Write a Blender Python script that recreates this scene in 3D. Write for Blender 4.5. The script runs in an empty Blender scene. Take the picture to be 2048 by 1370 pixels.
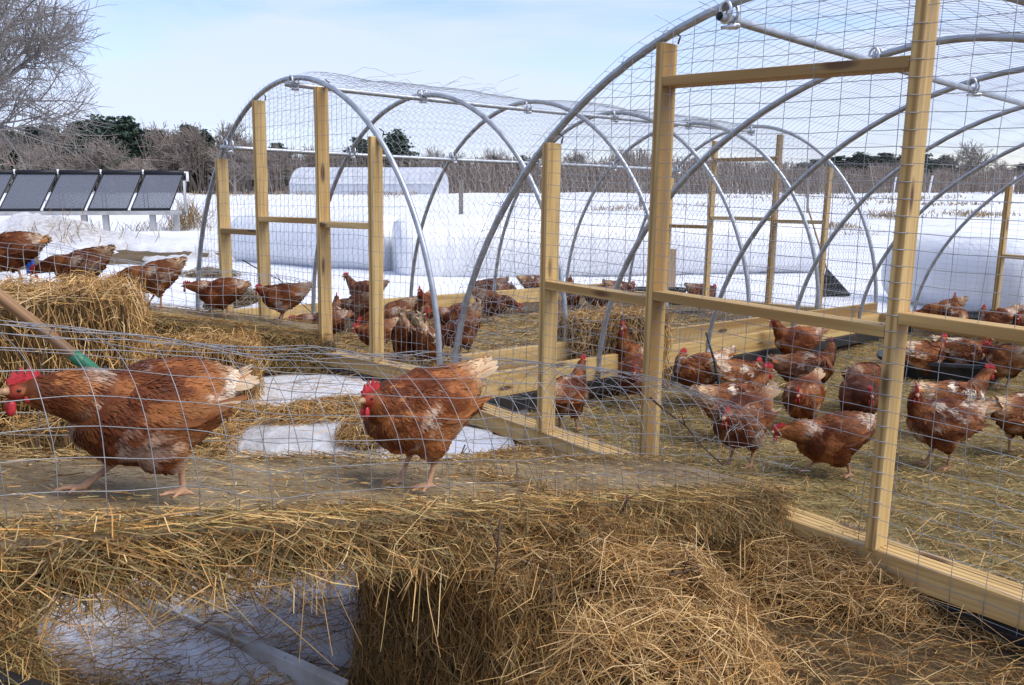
import bpy, bmesh, math, random
import numpy as np
from math import sin, cos, tan, radians, pi, sqrt, exp, atan2
from mathutils import Vector, Matrix, noise as mnoise

random.seed(7); rng = np.random.default_rng(11)
scene = bpy.context.scene
C = scene.collection

# ------------------------------------------------------------------ camera, sky, sun, exposure
F, CX, CY, PITCH, H = 1707.0, 1024.0, 685.0, radians(10.3), 1.42
cam_data = bpy.data.cameras.new('camera'); cam = bpy.data.objects.new('camera', cam_data); C.objects.link(cam)
cam.location = (0, 0, H); cam.rotation_euler = (pi / 2 - PITCH, 0, 0)
cam_data.sensor_width = 36; cam_data.lens = 36 * F / 2048; cam_data.clip_start = 0.05; cam_data.clip_end = 6000
scene.camera = cam

SUN_EL, SUN_AZ = radians(52), radians(112)          # azimuth measured clockwise from the view direction (+Y)
world = bpy.data.worlds.new('World'); scene.world = world; world.use_nodes = True
wt = world.node_tree; wt.nodes.clear()
def wn(t): return wt.nodes.new(t)
w_out = wn('ShaderNodeOutputWorld'); w_bg = wn('ShaderNodeBackground'); w_bg.inputs[1].default_value = 0.122
w_sky = wn('ShaderNodeTexSky'); w_sky.sky_type = 'NISHITA'; w_sky.sun_disc = False
w_sky.sun_elevation = SUN_EL; w_sky.sun_rotation = SUN_AZ; w_sky.air_density = 1.0; w_sky.dust_density = 0.6; w_sky.ozone_density = 1.5
w_tc = wn('ShaderNodeTexCoord'); w_map = wn('ShaderNodeMapping'); w_map.inputs['Scale'].default_value = (1.0, 1.0, 5.5)
w_n = wn('ShaderNodeTexNoise'); w_n.inputs['Scale'].default_value = 1.7; w_n.inputs['Detail'].default_value = 5; w_n.inputs['Roughness'].default_value = 0.5; w_n.inputs['Distortion'].default_value = 0.5
w_r = wn('ShaderNodeValToRGB'); w_r.color_ramp.elements[0].position = 0.43; w_r.color_ramp.elements[1].position = 0.58
w_r.color_ramp.elements[0].color = (0.12, 0.12, 0.12, 1); w_r.color_ramp.elements[1].color = (0.86, 0.86, 0.86, 1)
w_mix = wn('ShaderNodeMix'); w_mix.data_type = 'RGBA'; w_mix.inputs['B'].default_value = (4.0, 4.45, 5.7, 1)
wt.links.new(w_tc.outputs['Generated'], w_map.inputs['Vector']); wt.links.new(w_map.outputs[0], w_n.inputs['Vector'])
wt.links.new(w_n.outputs[0], w_r.inputs[0]); wt.links.new(w_r.outputs[0], w_mix.inputs['Factor'])
w_tint = wn('ShaderNodeMix'); w_tint.data_type = 'RGBA'; w_tint.blend_type = 'MULTIPLY'; w_tint.inputs['Factor'].default_value = 1.0; w_tint.inputs['B'].default_value = (1.0, 1.0, 1.22, 1)
wt.links.new(w_sky.outputs[0], w_tint.inputs['A']); wt.links.new(w_tint.outputs['Result'], w_mix.inputs['A']); wt.links.new(w_mix.outputs['Result'], w_bg.inputs[0]); wt.links.new(w_bg.outputs[0], w_out.inputs[0])

sun_d = bpy.data.lights.new('sun', 'SUN'); sun_d.energy = 2.2; sun_d.angle = radians(45); sun_d.color = (1.0, 0.95, 0.86)
sun = bpy.data.objects.new('sun', sun_d); C.objects.link(sun)
sd = Vector((sin(SUN_AZ) * cos(SUN_EL), cos(SUN_AZ) * cos(SUN_EL), sin(SUN_EL)))
sun.rotation_euler = sd.to_track_quat('Z', 'Y').to_euler(); sun.location = (8, 4, 12)

vs = scene.view_settings; vs.view_transform = 'Standard'; vs.look = 'None'; vs.exposure = 0.7; vs.gamma = 1.0
scene.cycles.max_bounces = 6; scene.cycles.transparent_max_bounces = 6

# ------------------------------------------------------------------ geometry of the place (ray through a point of the photo, at a real depth)
def ray(px, py):
    x = (px - CX) / F; y = (CY - py) / F
    return np.array([x, cos(PITCH) + y * sin(PITCH), -sin(PITCH) + y * cos(PITCH)])
def at(px, py, z): return np.array([0, 0, H]) + z * ray(px, py)

def hash3(ix, iy, iz, seed):
    n = (ix.astype(np.int64) * 374761393 + iy.astype(np.int64) * 668265263 + iz.astype(np.int64) * 2147483647 + seed * 974634777) & 0x7fffffff
    n = ((n ^ (n >> 13)) * 1274126177) & 0x7fffffff
    n = ((n ^ (n >> 16)) * 668265263) & 0x7fffffff
    return ((n ^ (n >> 15)) & 0xffff) / 65535.0
def vnoise(P, scale=1.0, seed=0):
    P = np.asarray(P, float) * scale
    i = np.floor(P).astype(np.int64); f = P - i; f = f * f * (3 - 2 * f)
    r = 0
    for dx in (0, 1):
        for dy in (0, 1):
            for dz in (0, 1):
                w = (f[:, 0] if dx else 1 - f[:, 0]) * (f[:, 1] if dy else 1 - f[:, 1]) * (f[:, 2] if dz else 1 - f[:, 2])
                r = r + w * hash3(i[:, 0] + dx, i[:, 1] + dy, i[:, 2] + dz, seed)
    return r
def fbm(P, scale=1.0, seed=0, oct=4):
    r, a, t = 0, 1.0, 0
    for o in range(oct):
        r = r + a * vnoise(P, scale * 2 ** o, seed + o * 17); t += a; a *= 0.5
    return r / t
def sstep(a, b, x):
    t = np.clip((np.asarray(x, float) - a) / (b - a), 0, 1); return t * t * (3 - 2 * t)

def ground_np(X, Y):
    X = np.asarray(X, float); Y = np.asarray(Y, float)
    d2 = (X - 0.5) ** 2 + (Y - 4.5) ** 2
    w = np.exp(-d2 / 110.0)
    z = (0.045 - 0.0423 * X) * w + 0.02
    P = np.stack([X, Y, X * 0], -1).reshape(-1, 3)
    n = fbm(P, 1.3, 3, 3).reshape(X.shape) - 0.5
    z = z + n * 0.05 * sstep(0, 3, np.sqrt(d2))
    n2 = fbm(P, 0.09, 8, 3).reshape(X.shape) - 0.5
    r = np.sqrt(X * X + Y * Y)
    z = z + n2 * 0.7 * sstep(14, 60, r) + 0.45 * sstep(30, 130, r)
    return z
def ground(x, y): return float(ground_np(np.array([x]), np.array([y]))[0])
def on(px, py, fn=ground, off=0.0):
    r = ray(px, py); O_ = np.array([0, 0, H])
    def f(z): p = O_ + z * r; return p[2] - fn(p[0], p[1]) - off
    if fn not in (ground, globals().get('surf')):          # ramps are planes
        f1, f2 = f(1.0), f(2.0); return O_ + (1.0 + f1 / (f1 - f2)) * r
    a = 0.6
    while f(a * 1.08) > 0 and a < 400: a *= 1.08
    b_ = a * 1.08
    for _ in range(30):
        m_ = (a + b_) / 2
        if f(m_) > 0: a = m_
        else: b_ = m_
    return O_ + a * r

# ------------------------------------------------------------------ mesh helpers
def npmesh(name, V, Fa, col=None, smooth=False, mats=()):
    """V (n,3); Fa (m,k) all faces with k corners, or a list of lists."""
    me = bpy.data.meshes.new(name)
    if isinstance(Fa, list):
        me.from_pydata([tuple(v) for v in V], [], Fa)
    else:
        V = np.asarray(V, np.float32); Fa = np.asarray(Fa, np.int32); m, k = Fa.shape
        me.vertices.add(len(V)); me.vertices.foreach_set('co', V.ravel())
        me.loops.add(m * k); me.loops.foreach_set('vertex_index', Fa.ravel())
        me.polygons.add(m); me.polygons.foreach_set('loop_start', np.arange(0, m * k, k, dtype=np.int32))
        me.update(calc_edges=True)
    if smooth: me.polygons.foreach_set('use_smooth', [True] * len(me.polygons))
    if col is not None:
        ca = me.color_attributes.new('Col', 'FLOAT_COLOR', 'POINT')
        c4 = np.ones((len(V), 4), np.float32); c4[:, :3] = col; ca.data.foreach_set('color', c4.ravel())
    for m_ in mats: me.materials.append(m_)
    me.update()
    return me
def link(name, data, parent=None, loc=None):
    o = bpy.data.objects.new(name, data); C.objects.link(o)
    if parent is not None: o.parent = parent
    if loc is not None: o.location = loc
    return o
def tag(o, label=None, cat=None, group=None, kind=None):
    if label: o['label'] = label
    if cat: o['category'] = cat
    if group: o['group'] = group
    if kind: o['kind'] = kind
    return o
def thing(name, loc, label, cat, group=None):
    o = bpy.data.objects.new(name, None); C.objects.link(o); o.location = Vector(loc); o.empty_display_size = 0.1
    return tag(o, label, cat, group)
class MB:
    def __init__(s): s.v = []; s.f = []
    def add(s, V, Fs):
        n = len(s.v); s.v.extend([tuple(map(float, p)) for p in V]); s.f.extend([[i + n for i in f] for f in Fs])
    def box(s, c, sx, sy, sz, M=None):
        pts = [Vector((x * sx / 2, y * sy / 2, z * sz / 2)) for x in (-1, 1) for y in (-1, 1) for z in (-1, 1)]
        if M is not None: pts = [M @ p for p in pts]
        s.add([Vector(c) + p for p in pts], [[0, 1, 3, 2], [4, 6, 7, 5], [0, 4, 5, 1], [2, 3, 7, 6], [0, 2, 6, 4], [1, 5, 7, 3]])
    def tube(s, pts, rad, sides=8, caps=True):
        pts = [Vector(p) for p in pts]; n = len(pts)
        if not hasattr(rad, '__len__'): rad = [rad] * n
        t0 = (pts[1] - pts[0]).normalized(); ref = Vector((0, 0, 1)) if abs(t0.z) < 0.9 else Vector((1, 0, 0))
        u = t0.cross(ref).normalized(); V = []
        for i in range(n):
            t = (pts[min(i + 1, n - 1)] - pts[max(i - 1, 0)]).normalized()
            u = (u - t * u.dot(t)).normalized(); w = t.cross(u)
            for k in range(sides):
                a = 2 * pi * k / sides; V.append(pts[i] + (u * cos(a) + w * sin(a)) * rad[i])
        Fs = [[i * sides + k, i * sides + (k + 1) % sides, (i + 1) * sides + (k + 1) % sides, (i + 1) * sides + k] for i in range(n - 1) for k in range(sides)]
        if caps: Fs += [list(range(sides - 1, -1, -1)), [(n - 1) * sides + k for k in range(sides)]]
        s.add(V, Fs)
    def lathe(s, prof, sides=24, M=None, c=(0, 0, 0)):
        V = []
        for r, z in prof:
            for k in range(sides):
                a = 2 * pi * k / sides; p = Vector((r * cos(a), r * sin(a), z)); V.append((M @ p if M is not None else p) + Vector(c))
        Fs = [[i * sides + k, i * sides + (k + 1) % sides, (i + 1) * sides + (k + 1) % sides, (i + 1) * sides + k] for i in range(len(prof) - 1) for k in range(sides)]
        s.add(V, Fs)
    def build(s, name, mat, parent=None, smooth=False, org=None, bevel=0):
        V = [Vector(v) for v in s.v]
        if org is not None: V = [v - Vector(org) for v in V]
        me = npmesh(name, V, s.f, smooth=smooth, mats=[mat]); o = link(name, me, parent)
        if bevel:
            b = o.modifiers.new('bevel', 'BEVEL'); b.width = bevel; b.segments = 2; b.limit_method = 'ANGLE'
        return o
def segs_mesh(P, Q, r, sides=3):
    """many short round wires at once: P, Q (n,3)"""
    P = np.asarray(P, float); Q = np.asarray(Q, float); n = len(P)
    r = np.broadcast_to(np.asarray(r, float), (n,)) if np.ndim(r) < 2 else r
    t = Q - P; t = t / (np.linalg.norm(t, axis=1, keepdims=True) + 1e-9)
    ref = np.where(np.abs(t[:, 2:3]) < 0.9, np.array([[0, 0, 1.0]]), np.array([[1.0, 0, 0]]))
    u = np.cross(t, ref); u /= np.linalg.norm(u, axis=1, keepdims=True); w = np.cross(t, u)
    V = np.zeros((n, 2 * sides, 3))
    for k in range(sides):
        a = 2 * pi * k / sides; o = (u * cos(a) + w * sin(a)) * r[:, None]
        V[:, k] = P + o; V[:, sides + k] = Q + o
    base = (np.arange(n) * 2 * sides)[:, None]
    Fs = np.concatenate([base + np.array([[k, (k + 1) % sides, sides + (k + 1) % sides, sides + k]]) for k in range(sides)])
    return V.reshape(-1, 3), Fs
def poly_segs(lines):
    P, Q = [], []
    for L in lines:
        L = np.asarray(L)
        if len(L) > 1: P.append(L[:-1]); Q.append(L[1:])
    return np.concatenate(P), np.concatenate(Q)

# ------------------------------------------------------------------ materials
def mat(name, base, rough=0.7, metal=0.0, spec=0.4):
    m = bpy.data.materials.new(name); m.use_nodes = True; b = m.node_tree.nodes['Principled BSDF']
    b.inputs['Base Color'].default_value = (*base, 1); b.inputs['Roughness'].default_value = rough; b.inputs['Metallic'].default_value = metal
    b.inputs['Specular IOR Level'].default_value = spec
    return m, m.node_tree, b
def N(nt, t, **kw):
    n = nt.nodes.new(t)
    for k, v in kw.items():
        if k in n.inputs: n.inputs[k].default_value = v
        else: setattr(n, k, v)
    return n
def ramp(nt, fac, stops):
    r = nt.nodes.new('ShaderNodeValToRGB'); e = r.color_ramp.elements
    while len(e) < len(stops): e.new(0.5)
    for i, (p, c) in enumerate(stops): e[i].position = p; e[i].color = (*c, 1)
    nt.links.new(fac, r.inputs[0]); return r.outputs[0]
def bump(nt, b, h, strength=0.3, dist=0.01):
    n = nt.nodes.new('ShaderNodeBump'); n.inputs['Strength'].default_value = strength; n.inputs['Distance'].default_value = dist
    nt.links.new(h, n.inputs['Height']); nt.links.new(n.outputs[0], b.inputs['Normal'])
def mixc(nt, a, b_, f, mode='MIX'):
    n = nt.nodes.new('ShaderNodeMix'); n.data_type = 'RGBA'; n.blend_type = mode
    for k, v in (('A', a), ('B', b_), ('Factor', f)):
        if hasattr(v, 'links'): nt.links.new(v, n.inputs[k])
        else: n.inputs[k].default_value = v if not isinstance(v, tuple) else (*v, 1)
    return n.outputs['Result']
def coords(nt, scale, kind='Object', rnd=0.0):
    tc = nt.nodes.new('ShaderNodeTexCoord'); mp = nt.nodes.new('ShaderNodeMapping'); mp.inputs['Scale'].default_value = scale
    nt.links.new(tc.outputs[kind], mp.inputs['Vector'])
    if rnd:
        oi = nt.nodes.new('ShaderNodeObjectInfo'); mu = nt.nodes.new('ShaderNodeMath'); mu.operation = 'MULTIPLY'; mu.inputs[1].default_value = rnd
        nt.links.new(oi.outputs['Random'], mu.inputs[0]); nt.links.new(mu.outputs[0], mp.inputs['Location'])
    return mp.outputs[0]
def noise(nt, vec, scale, detail=4, rough=0.55, dist=0.0):
    n = nt.nodes.new('ShaderNodeTexNoise'); n.inputs['Scale'].default_value = scale; n.inputs['Detail'].default_value = detail
    n.inputs['Roughness'].default_value = rough; n.inputs['Distortion'].default_value = dist
    nt.links.new(vec, n.inputs['Vector']); return n.outputs[0]

def lumber_mat(name, light, dark, tint):
    m, nt, b = mat(name, light, 0.62, 0, 0.3)
    v = coords(nt, (1.2, 26, 26), rnd=40); n1 = noise(nt, v, 1.6, 3, 0.5, 0.6)
    w = nt.nodes.new('ShaderNodeTexWave'); w.wave_type = 'BANDS'; w.bands_direction = 'Y'; w.inputs['Scale'].default_value = 0.42
    w.inputs['Distortion'].default_value = 5; w.inputs['Detail'].default_value = 2; w.inputs['Detail Scale'].default_value = 0.7; nt.links.new(v, w.inputs['Vector'])
    c1 = ramp(nt, w.outputs['Fac'], [(0.25, light), (0.62, tint), (0.95, dark)])
    c2 = mixc(nt, c1, dark, ramp(nt, n1, [(0.44, (0, 0, 0)), (0.72, (0.75, 0.75, 0.75))]))
    v2 = coords(nt, (2.3, 9, 9), rnd=23); vo = nt.nodes.new('ShaderNodeTexVoronoi'); vo.inputs['Scale'].default_value = 1.0; vo.inputs['Randomness'].default_value = 1
    nt.links.new(v2, vo.inputs['Vector'])
    kn = ramp(nt, vo.outputs['Distance'], [(0.10, (1, 1, 1)), (0.19, (0, 0, 0))])
    c3 = mixc(nt, c2, (0.12, 0.055, 0.02), kn)
    v3 = coords(nt, (0.7, 3, 3), rnd=9); n3 = noise(nt, v3, 2.0, 3)
    c4 = mixc(nt, c3, (0.20, 0.15, 0.075), ramp(nt, n3, [(0.52, (0, 0, 0)), (0.75, (0.45, 0.45, 0.45))]))
    oi = nt.nodes.new('ShaderNodeObjectInfo'); hs = nt.nodes.new('ShaderNodeHueSaturation')
    mr = nt.nodes.new('ShaderNodeMapRange'); mr.inputs['To Min'].default_value = 0.82; mr.inputs['To Max'].default_value = 1.1
    nt.links.new(oi.outputs['Random'], mr.inputs[0]); nt.links.new(mr.outputs[0], hs.inputs['Value']); nt.links.new(c4, hs.inputs['Color'])
    nt.links.new(hs.outputs[0], b.inputs['Base Color']); bump(nt, b, n1, 0.15, 0.002)
    return m
M = {}
M['lumber'] = lumber_mat('treated_lumber', (0.64, 0.44, 0.18), (0.36, 0.205, 0.065), (0.55, 0.355, 0.125))
M['grey_wood'] = lumber_mat('weathered_wood', (0.30, 0.27, 0.23), (0.13, 0.105, 0.085), (0.22, 0.19, 0.155))
M['handle'] = lumber_mat('ash_handle', (0.52, 0.31, 0.17), (0.36, 0.20, 0.10), (0.46, 0.27, 0.14))

def galv(name, col, rough, metal):
    m, nt, b = mat(name, col, rough, metal, 0.5)
    v = coords(nt, (1, 1, 1)); n = noise(nt, v, 14, 4, 0.6)
    nt.links.new(ramp(nt, n, [(0.3, tuple(c * 0.72 for c in col)), (0.7, tuple(min(1, c * 1.12) for c in col))]), b.inputs['Base Color'])
    r2 = nt.nodes.new('ShaderNodeMapRange'); r2.inputs['To Min'].default_value = rough - 0.1; r2.inputs['To Max'].default_value = rough + 0.15
    nt.links.new(n, r2.inputs[0]); nt.links.new(r2.outputs[0], b.inputs['Roughness']); return m
M['pipe'] = galv('galvanised_pipe', (0.45, 0.475, 0.50), 0.42, 0.7)
M['clamp'] = galv('bright_zinc', (0.75, 0.76, 0.78), 0.3, 0.85)
M['wire'] = galv('galvanised_wire', (0.42, 0.43, 0.44), 0.5, 0.55)
M['wire_near'] = galv('galvanised_wire_bright', (0.33, 0.33, 0.33), 0.45, 0.6)
m, nt, b = mat('black_steel', (0.028, 0.03, 0.034), 0.5, 0.3); v = coords(nt, (1, 1, 1)); n = noise(nt, v, 5, 5, 0.65)
nt.links.new(ramp(nt, n, [(0.45, (0.03, 0.032, 0.036)), (0.6, (0.05, 0.045, 0.04)), (0.72, (0.13, 0.05, 0.018))]), b.inputs['Base Color']); bump(nt, b, n, 0.3, 0.004); M['steel'] = m
m, nt, b = mat('black_rubber', (0.018, 0.019, 0.021), 0.45); v = coords(nt, (1, 1, 1)); n = noise(nt, v, 9, 4); nt.links.new(ramp(nt, n, [(0.4, (0.014, 0.015, 0.017)), (0.8, (0.05, 0.047, 0.04))]), b.inputs['Base Color']); M['rubber'] = m
M['black_plastic'] = mat('black_plastic', (0.012, 0.013, 0.014), 0.4)[0]
M['green_plastic'] = mat('green_plastic', (0.02, 0.15, 0.075), 0.4)[0]
M['blue_plastic'] = mat('blue_plastic', (0.03, 0.09, 0.36), 0.4)[0]
m, nt, b = mat('white_plastic', (0.7, 0.7, 0.68), 0.5); v = coords(nt, (1, 1, 1)); n = noise(nt, v, 7, 5)
nt.links.new(ramp(nt, n, [(0.35, (0.34, 0.31, 0.27)), (0.6, (0.56, 0.55, 0.54))]), b.inputs['Base Color']); M['gutter'] = m
M['white_pipe'] = mat('white_pipe', (0.78, 0.78, 0.76), 0.5)[0]
m, nt, b = mat('silage_wrap', (0.72, 0.74, 0.77), 0.38); v = coords(nt, (1, 1, 1)); n = noise(nt, v, 1.4, 5, 0.6)
nt.links.new(ramp(nt, n, [(0.3, (0.70, 0.71, 0.73)), (0.65, (0.80, 0.81, 0.83))]), b.inputs['Base Color'])
v2 = coords(nt, (9, 1.2, 0.7)); n2 = noise(nt, v2, 1.5, 4, 0.6); bump(nt, b, n2, 0.5, 0.03); M['wrap'] = m
m, nt, b = mat('greenhouse_film', (0.72, 0.73, 0.76), 0.35); v = coords(nt, (1, 1, 1)); n = noise(nt, v, 0.7, 4)
nt.links.new(ramp(nt, n, [(0.3, (0.44, 0.46, 0.50)), (0.7, (0.56, 0.58, 0.62))]), b.inputs['Base Color']); M['film'] = m
m, nt, b = mat('concrete', (0.4, 0.39, 0.37), 0.85); v = coords(nt, (1, 1, 1)); n = noise(nt, v, 4, 5)
nt.links.new(ramp(nt, n, [(0.3, (0.27, 0.26, 0.25)), (0.7, (0.42, 0.41, 0.4))]), b.inputs['Base Color']); M['concrete'] = m
M['dark_metal'] = mat('dark_anodised', (0.02, 0.021, 0.024), 0.45, 0.4)[0]
M['tube_glass'] = mat('collector_glass', (0.125, 0.137, 0.17), 0.5, 0.0, 0.3)[0]
M['plywood'] = lumber_mat('plywood_tan', (0.50, 0.36, 0.25), (0.36, 0.24, 0.15), (0.45, 0.32, 0.21))
# ramp deck: muddy trodden board
m, nt, b = mat('muddy_board', (0.3, 0.24, 0.16), 0.9, 0, 0.15); v = coords(nt, (1, 1, 1)); n = noise(nt, v, 5, 6, 0.65); n2 = noise(nt, v, 85, 5, 0.7)
c1 = ramp(nt, n, [(0.35, (0.22, 0.155, 0.085)), (0.55, (0.36, 0.27, 0.16)), (0.72, (0.46, 0.36, 0.23))])
nt.links.new(mixc(nt, c1, (0.10, 0.075, 0.045), ramp(nt, n2, [(0.53, (0, 0, 0)), (0.66, (0.7, 0.7, 0.7))])), b.inputs['Base Color']); bump(nt, b, n2, 1.0, 0.014); M['muddy'] = m
# ground: mud and matted old hay
m, nt, b = mat('ground_mud', (0.1, 0.07, 0.045), 0.92, 0, 0.2); v = coords(nt, (1, 1, 1)); n = noise(nt, v, 1.1, 6, 0.65); n2 = noise(nt, v, 24, 5, 0.65)
c1 = ramp(nt, n, [(0.3, (0.045, 0.03, 0.018)), (0.5, (0.115, 0.078, 0.04)), (0.72, (0.17, 0.12, 0.06))])
c2 = mixc(nt, c1, (0.21, 0.15, 0.075), ramp(nt, n2, [(0.5, (0, 0, 0)), (0.72, (0.8, 0.8, 0.8))]))
nt.links.new(c2, b.inputs['Base Color']); bump(nt, b, n2, 0.9, 0.03); M['ground'] = m
# snow
m, nt, b = mat('snow', (0.86, 0.88, 0.91), 0.65, 0, 0.3); v = coords(nt, (1, 1, 1)); n = noise(nt, v, 0.6, 6, 0.6); n2 = noise(nt, v, 9, 5, 0.6); n3 = noise(nt, v, 60, 3)
at_ = nt.nodes.new('ShaderNodeAttribute'); at_.attribute_name = 'Col'
c1 = ramp(nt, n, [(0.3, (0.67, 0.69, 0.74)), (0.6, (0.76, 0.77, 0.80))])
dirt = mixc(nt, (0.26, 0.215, 0.17), (0.50, 0.48, 0.45), ramp(nt, n2, [(0.38, (0, 0, 0)), (0.62, (1, 1, 1))]))
nt.links.new(mixc(nt, c1, dirt, at_.outputs['Fac']), b.inputs['Base Color']); bump(nt, b, n2, 0.55, 0.05); M['snow'] = m
# straw by colour attribute
def attr_mat(name, rough, spec=0.25, objcol=False, sheen=0.0):
    m, nt, b = mat(name, (0.5, 0.5, 0.5), rough, 0, spec)
    a = nt.nodes.new('ShaderNodeAttribute'); a.attribute_name = 'Col'; c = a.outputs['Color']
    if objcol:
        oi = nt.nodes.new('ShaderNodeObjectInfo'); c = mixc(nt, c, oi.outputs['Color'], 1.0, 'MULTIPLY')
    nt.links.new(c, b.inputs['Base Color'])
    if sheen: b.inputs['Sheen Weight'].default_value = sheen
    return m
M['straw'] = attr_mat('hay_straw', 0.6)
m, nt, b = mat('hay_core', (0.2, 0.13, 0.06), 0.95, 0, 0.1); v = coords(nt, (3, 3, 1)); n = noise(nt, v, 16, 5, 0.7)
nt.links.new(ramp(nt, n, [(0.38, (0.03, 0.017, 0.007)), (0.58, (0.10, 0.06, 0.024)), (0.74, (0.2, 0.125, 0.05))]), b.inputs['Base Color']); bump(nt, b, n, 1.0, 0.03); M['haycore'] = m  # hay tone darkened: the shadow between straws is painted into the core colour
M['feather'] = attr_mat('feather', 0.6, 0.2, True, 0.0)
nt = M['feather'].node_tree; b = nt.nodes['Principled BSDF']; v = coords(nt, (30, 90, 90)); n = noise(nt, v, 1.6, 4, 0.6); bump(nt, b, n, 0.35, 0.004)
m, nt, b = mat('comb_skin', (0.50, 0.025, 0.03), 0.45, 0, 0.4); v = coords(nt, (1, 1, 1)); n = noise(nt, v, 120, 3); bump(nt, b, n, 0.4, 0.002)
nt.links.new(ramp(nt, n, [(0.3, (0.34, 0.016, 0.022)), (0.7, (0.55, 0.045, 0.05))]), b.inputs['Base Color']); M['comb'] = m
M['beak'] = mat('beak_horn', (0.42, 0.25, 0.13), 0.4)[0]
M['eye'] = mat('eye', (0.02, 0.012, 0.008), 0.15, 0, 0.6)[0]
m, nt, b = mat('bare_bark', (0.15, 0.12, 0.10), 0.9, 0, 0.15); oi = nt.nodes.new('ShaderNodeObjectInfo')
nt.links.new(mixc(nt, (0.29, 0.25, 0.215), oi.outputs['Color'], 1.0, 'MULTIPLY'), b.inputs['Base Color']); M['bark'] = m
m, nt, b = mat('pine_needles', (0.03, 0.055, 0.035), 0.7, 0, 0.2); v = coords(nt, (1, 1, 1)); n = noise(nt, v, 0.8, 3)
nt.links.new(ramp(nt, n, [(0.3, (0.03, 0.052, 0.042)), (0.7, (0.065, 0.095, 0.062))]), b.inputs['Base Color']); M['needles'] = m
m, nt, b = mat('pine_bark', (0.09, 0.07, 0.06), 0.9); M['pinebark'] = m
M['wood_mass'] = attr_mat('woods', 0.95, 0.1)
M['twig'] = mat('dark_twig', (0.07, 0.035, 0.022), 0.7)[0]
M['tarp'] = mat('dark_tarp', (0.012, 0.014, 0.018), 0.5)[0]

# ------------------------------------------------------------------ frames of the two hoop coops
def unit(v): return v / np.linalg.norm(v)
aB = unit(np.array([0.65718, -0.7533, -0.02834])); bB = unit(np.array([0.73655, 0.67555, -0.03099])); upB = unit(np.array([0.014, 0, 1.0]))
OB = np.array([-0.3312, 4.6072, 0.2707]); WB, LB, HB, NB_ = 4.1, 6.05, 1.9, 1.8      # front-left corner at sill top; width, length, peak, hoop curve
def CB(u, v, h): return OB + aB * u + bB * v + upB * h
aL = unit(np.array([0.74343, -0.66913, 0.004])); bL = unit(np.array([0.7738, 0.6334, -0.0207])); upL = unit(np.array([0.02, 0, 1.0]))
OL = np.array([-2.5713, 6.9112, 0.312]); WL, LL, HL, NL_ = 2.88, 5.13, 1.82, 1.95
def CL(u, v, h): return OL + aL * u + bL * v + upL * h

# ramp into the near coop
RN = at(1560, 985, 3.25); RU = at(0, 1085, 1.25)  # near edge of the deck: lower corner, and where it leaves the frame
rdir = unit(RN - RU); rperp = unit(np.array([-rdir[1], rdir[0], 0.0]))
def RB(s, w, h=0.0): return RN - rdir * s + rperp * w + np.array([0.0, 0.0, 1.0]) * h
def rampB_z(x, y):
    d = np.array([x, y]) - RN[:2]; r2 = rdir[:2]; k = -(d @ r2) / (r2 @ r2); return RN[2] - rdir[2] * k
# ramp into the far coop
E1 = at(612, 655, 6.05); S1 = at(20, 588, 5.35)
l2 = (E1 - S1); lperp = unit(np.array([-l2[1], l2[0], 0]))
def rampL_z(x, y):
    d = np.array([x, y]) - S1[:2]; k = (d @ l2[:2]) / (l2[:2] @ l2[:2]); return S1[2] + l2[2] * k

# ------------------------------------------------------------------ ground and snow (polar sheet to the horizon)
na, nr = 420, 330
angs = np.concatenate([np.linspace(-pi, -0.75, 40, endpoint=False), np.linspace(-0.75, 0.75, na - 80, endpoint=False), np.linspace(0.75, pi, 40)])
rads = 0.25 * (2600 / 0.25) ** np.linspace(0, 1, nr)
A, R_ = np.meshgrid(angs, rads); GX = R_ * np.sin(A); GY = R_ * np.cos(A); GZ = ground_np(GX, GY)
na = len(angs)
idx = np.arange(nr * na).reshape(nr, na)
Fq = np.stack([idx[:-1, :-1], idx[:-1, 1:], idx[1:, 1:], idx[1:, :-1]], -1).reshape(-1, 4)
Fq = Fq[:, ::-1]
V = np.stack([GX, GY, GZ], -1).reshape(-1, 3)
tag(link('ground', npmesh('ground', V, Fq, smooth=True, mats=[M['ground']])), kind='structure')

# snow thickness: positive where snow lies
blobs = []      # (px, py, rx, ry in metres, strength)
def blob(px, py, rx, ry, s, rot=0.0):
    p = on(px, py); blobs.append((p[0], p[1], rx, ry, s, rot))
# near patches
blob(600, 790, 0.85, 0.6, 0.18); blob(790, 805, 0.55, 0.4, 0.12)
blob(615, 890, 0.42, 0.34, 0.26); blob(790, 900, 0.6, 0.32, 0.26); blob(960, 925, 0.55, 0.3, 0.24); blob(1075, 838, 0.4, 0.25, 0.13); blob(1160, 830, 0.3, 0.2, 0.10)
blob(360, 1190, 0.45, 0.5, 0.22); blob(520, 1215, 0.45, 0.42, 0.22); blob(660, 1205, 0.3, 0.4, 0.2)
blob(330, 560, 2.2, 1.9, 0.3); blob(480, 540, 2.4, 2.6, 0.34); blob(620, 580, 1.6, 1.6, 0.25); blob(540, 610, 0.9, 0.6, 0.2); blob(820, 570, 2.0, 0.8, 0.2)
blob(1400, 690, 0.55, 0.16, 0.12, 0.8); blob(1480, 665, 0.5, 0.18, 0.16, 0.8); blob(1640, 640, 0.9, 0.3, 0.12, 0.7)
blob(140, 512, 1.3, 1.6, 0.22)
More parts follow.
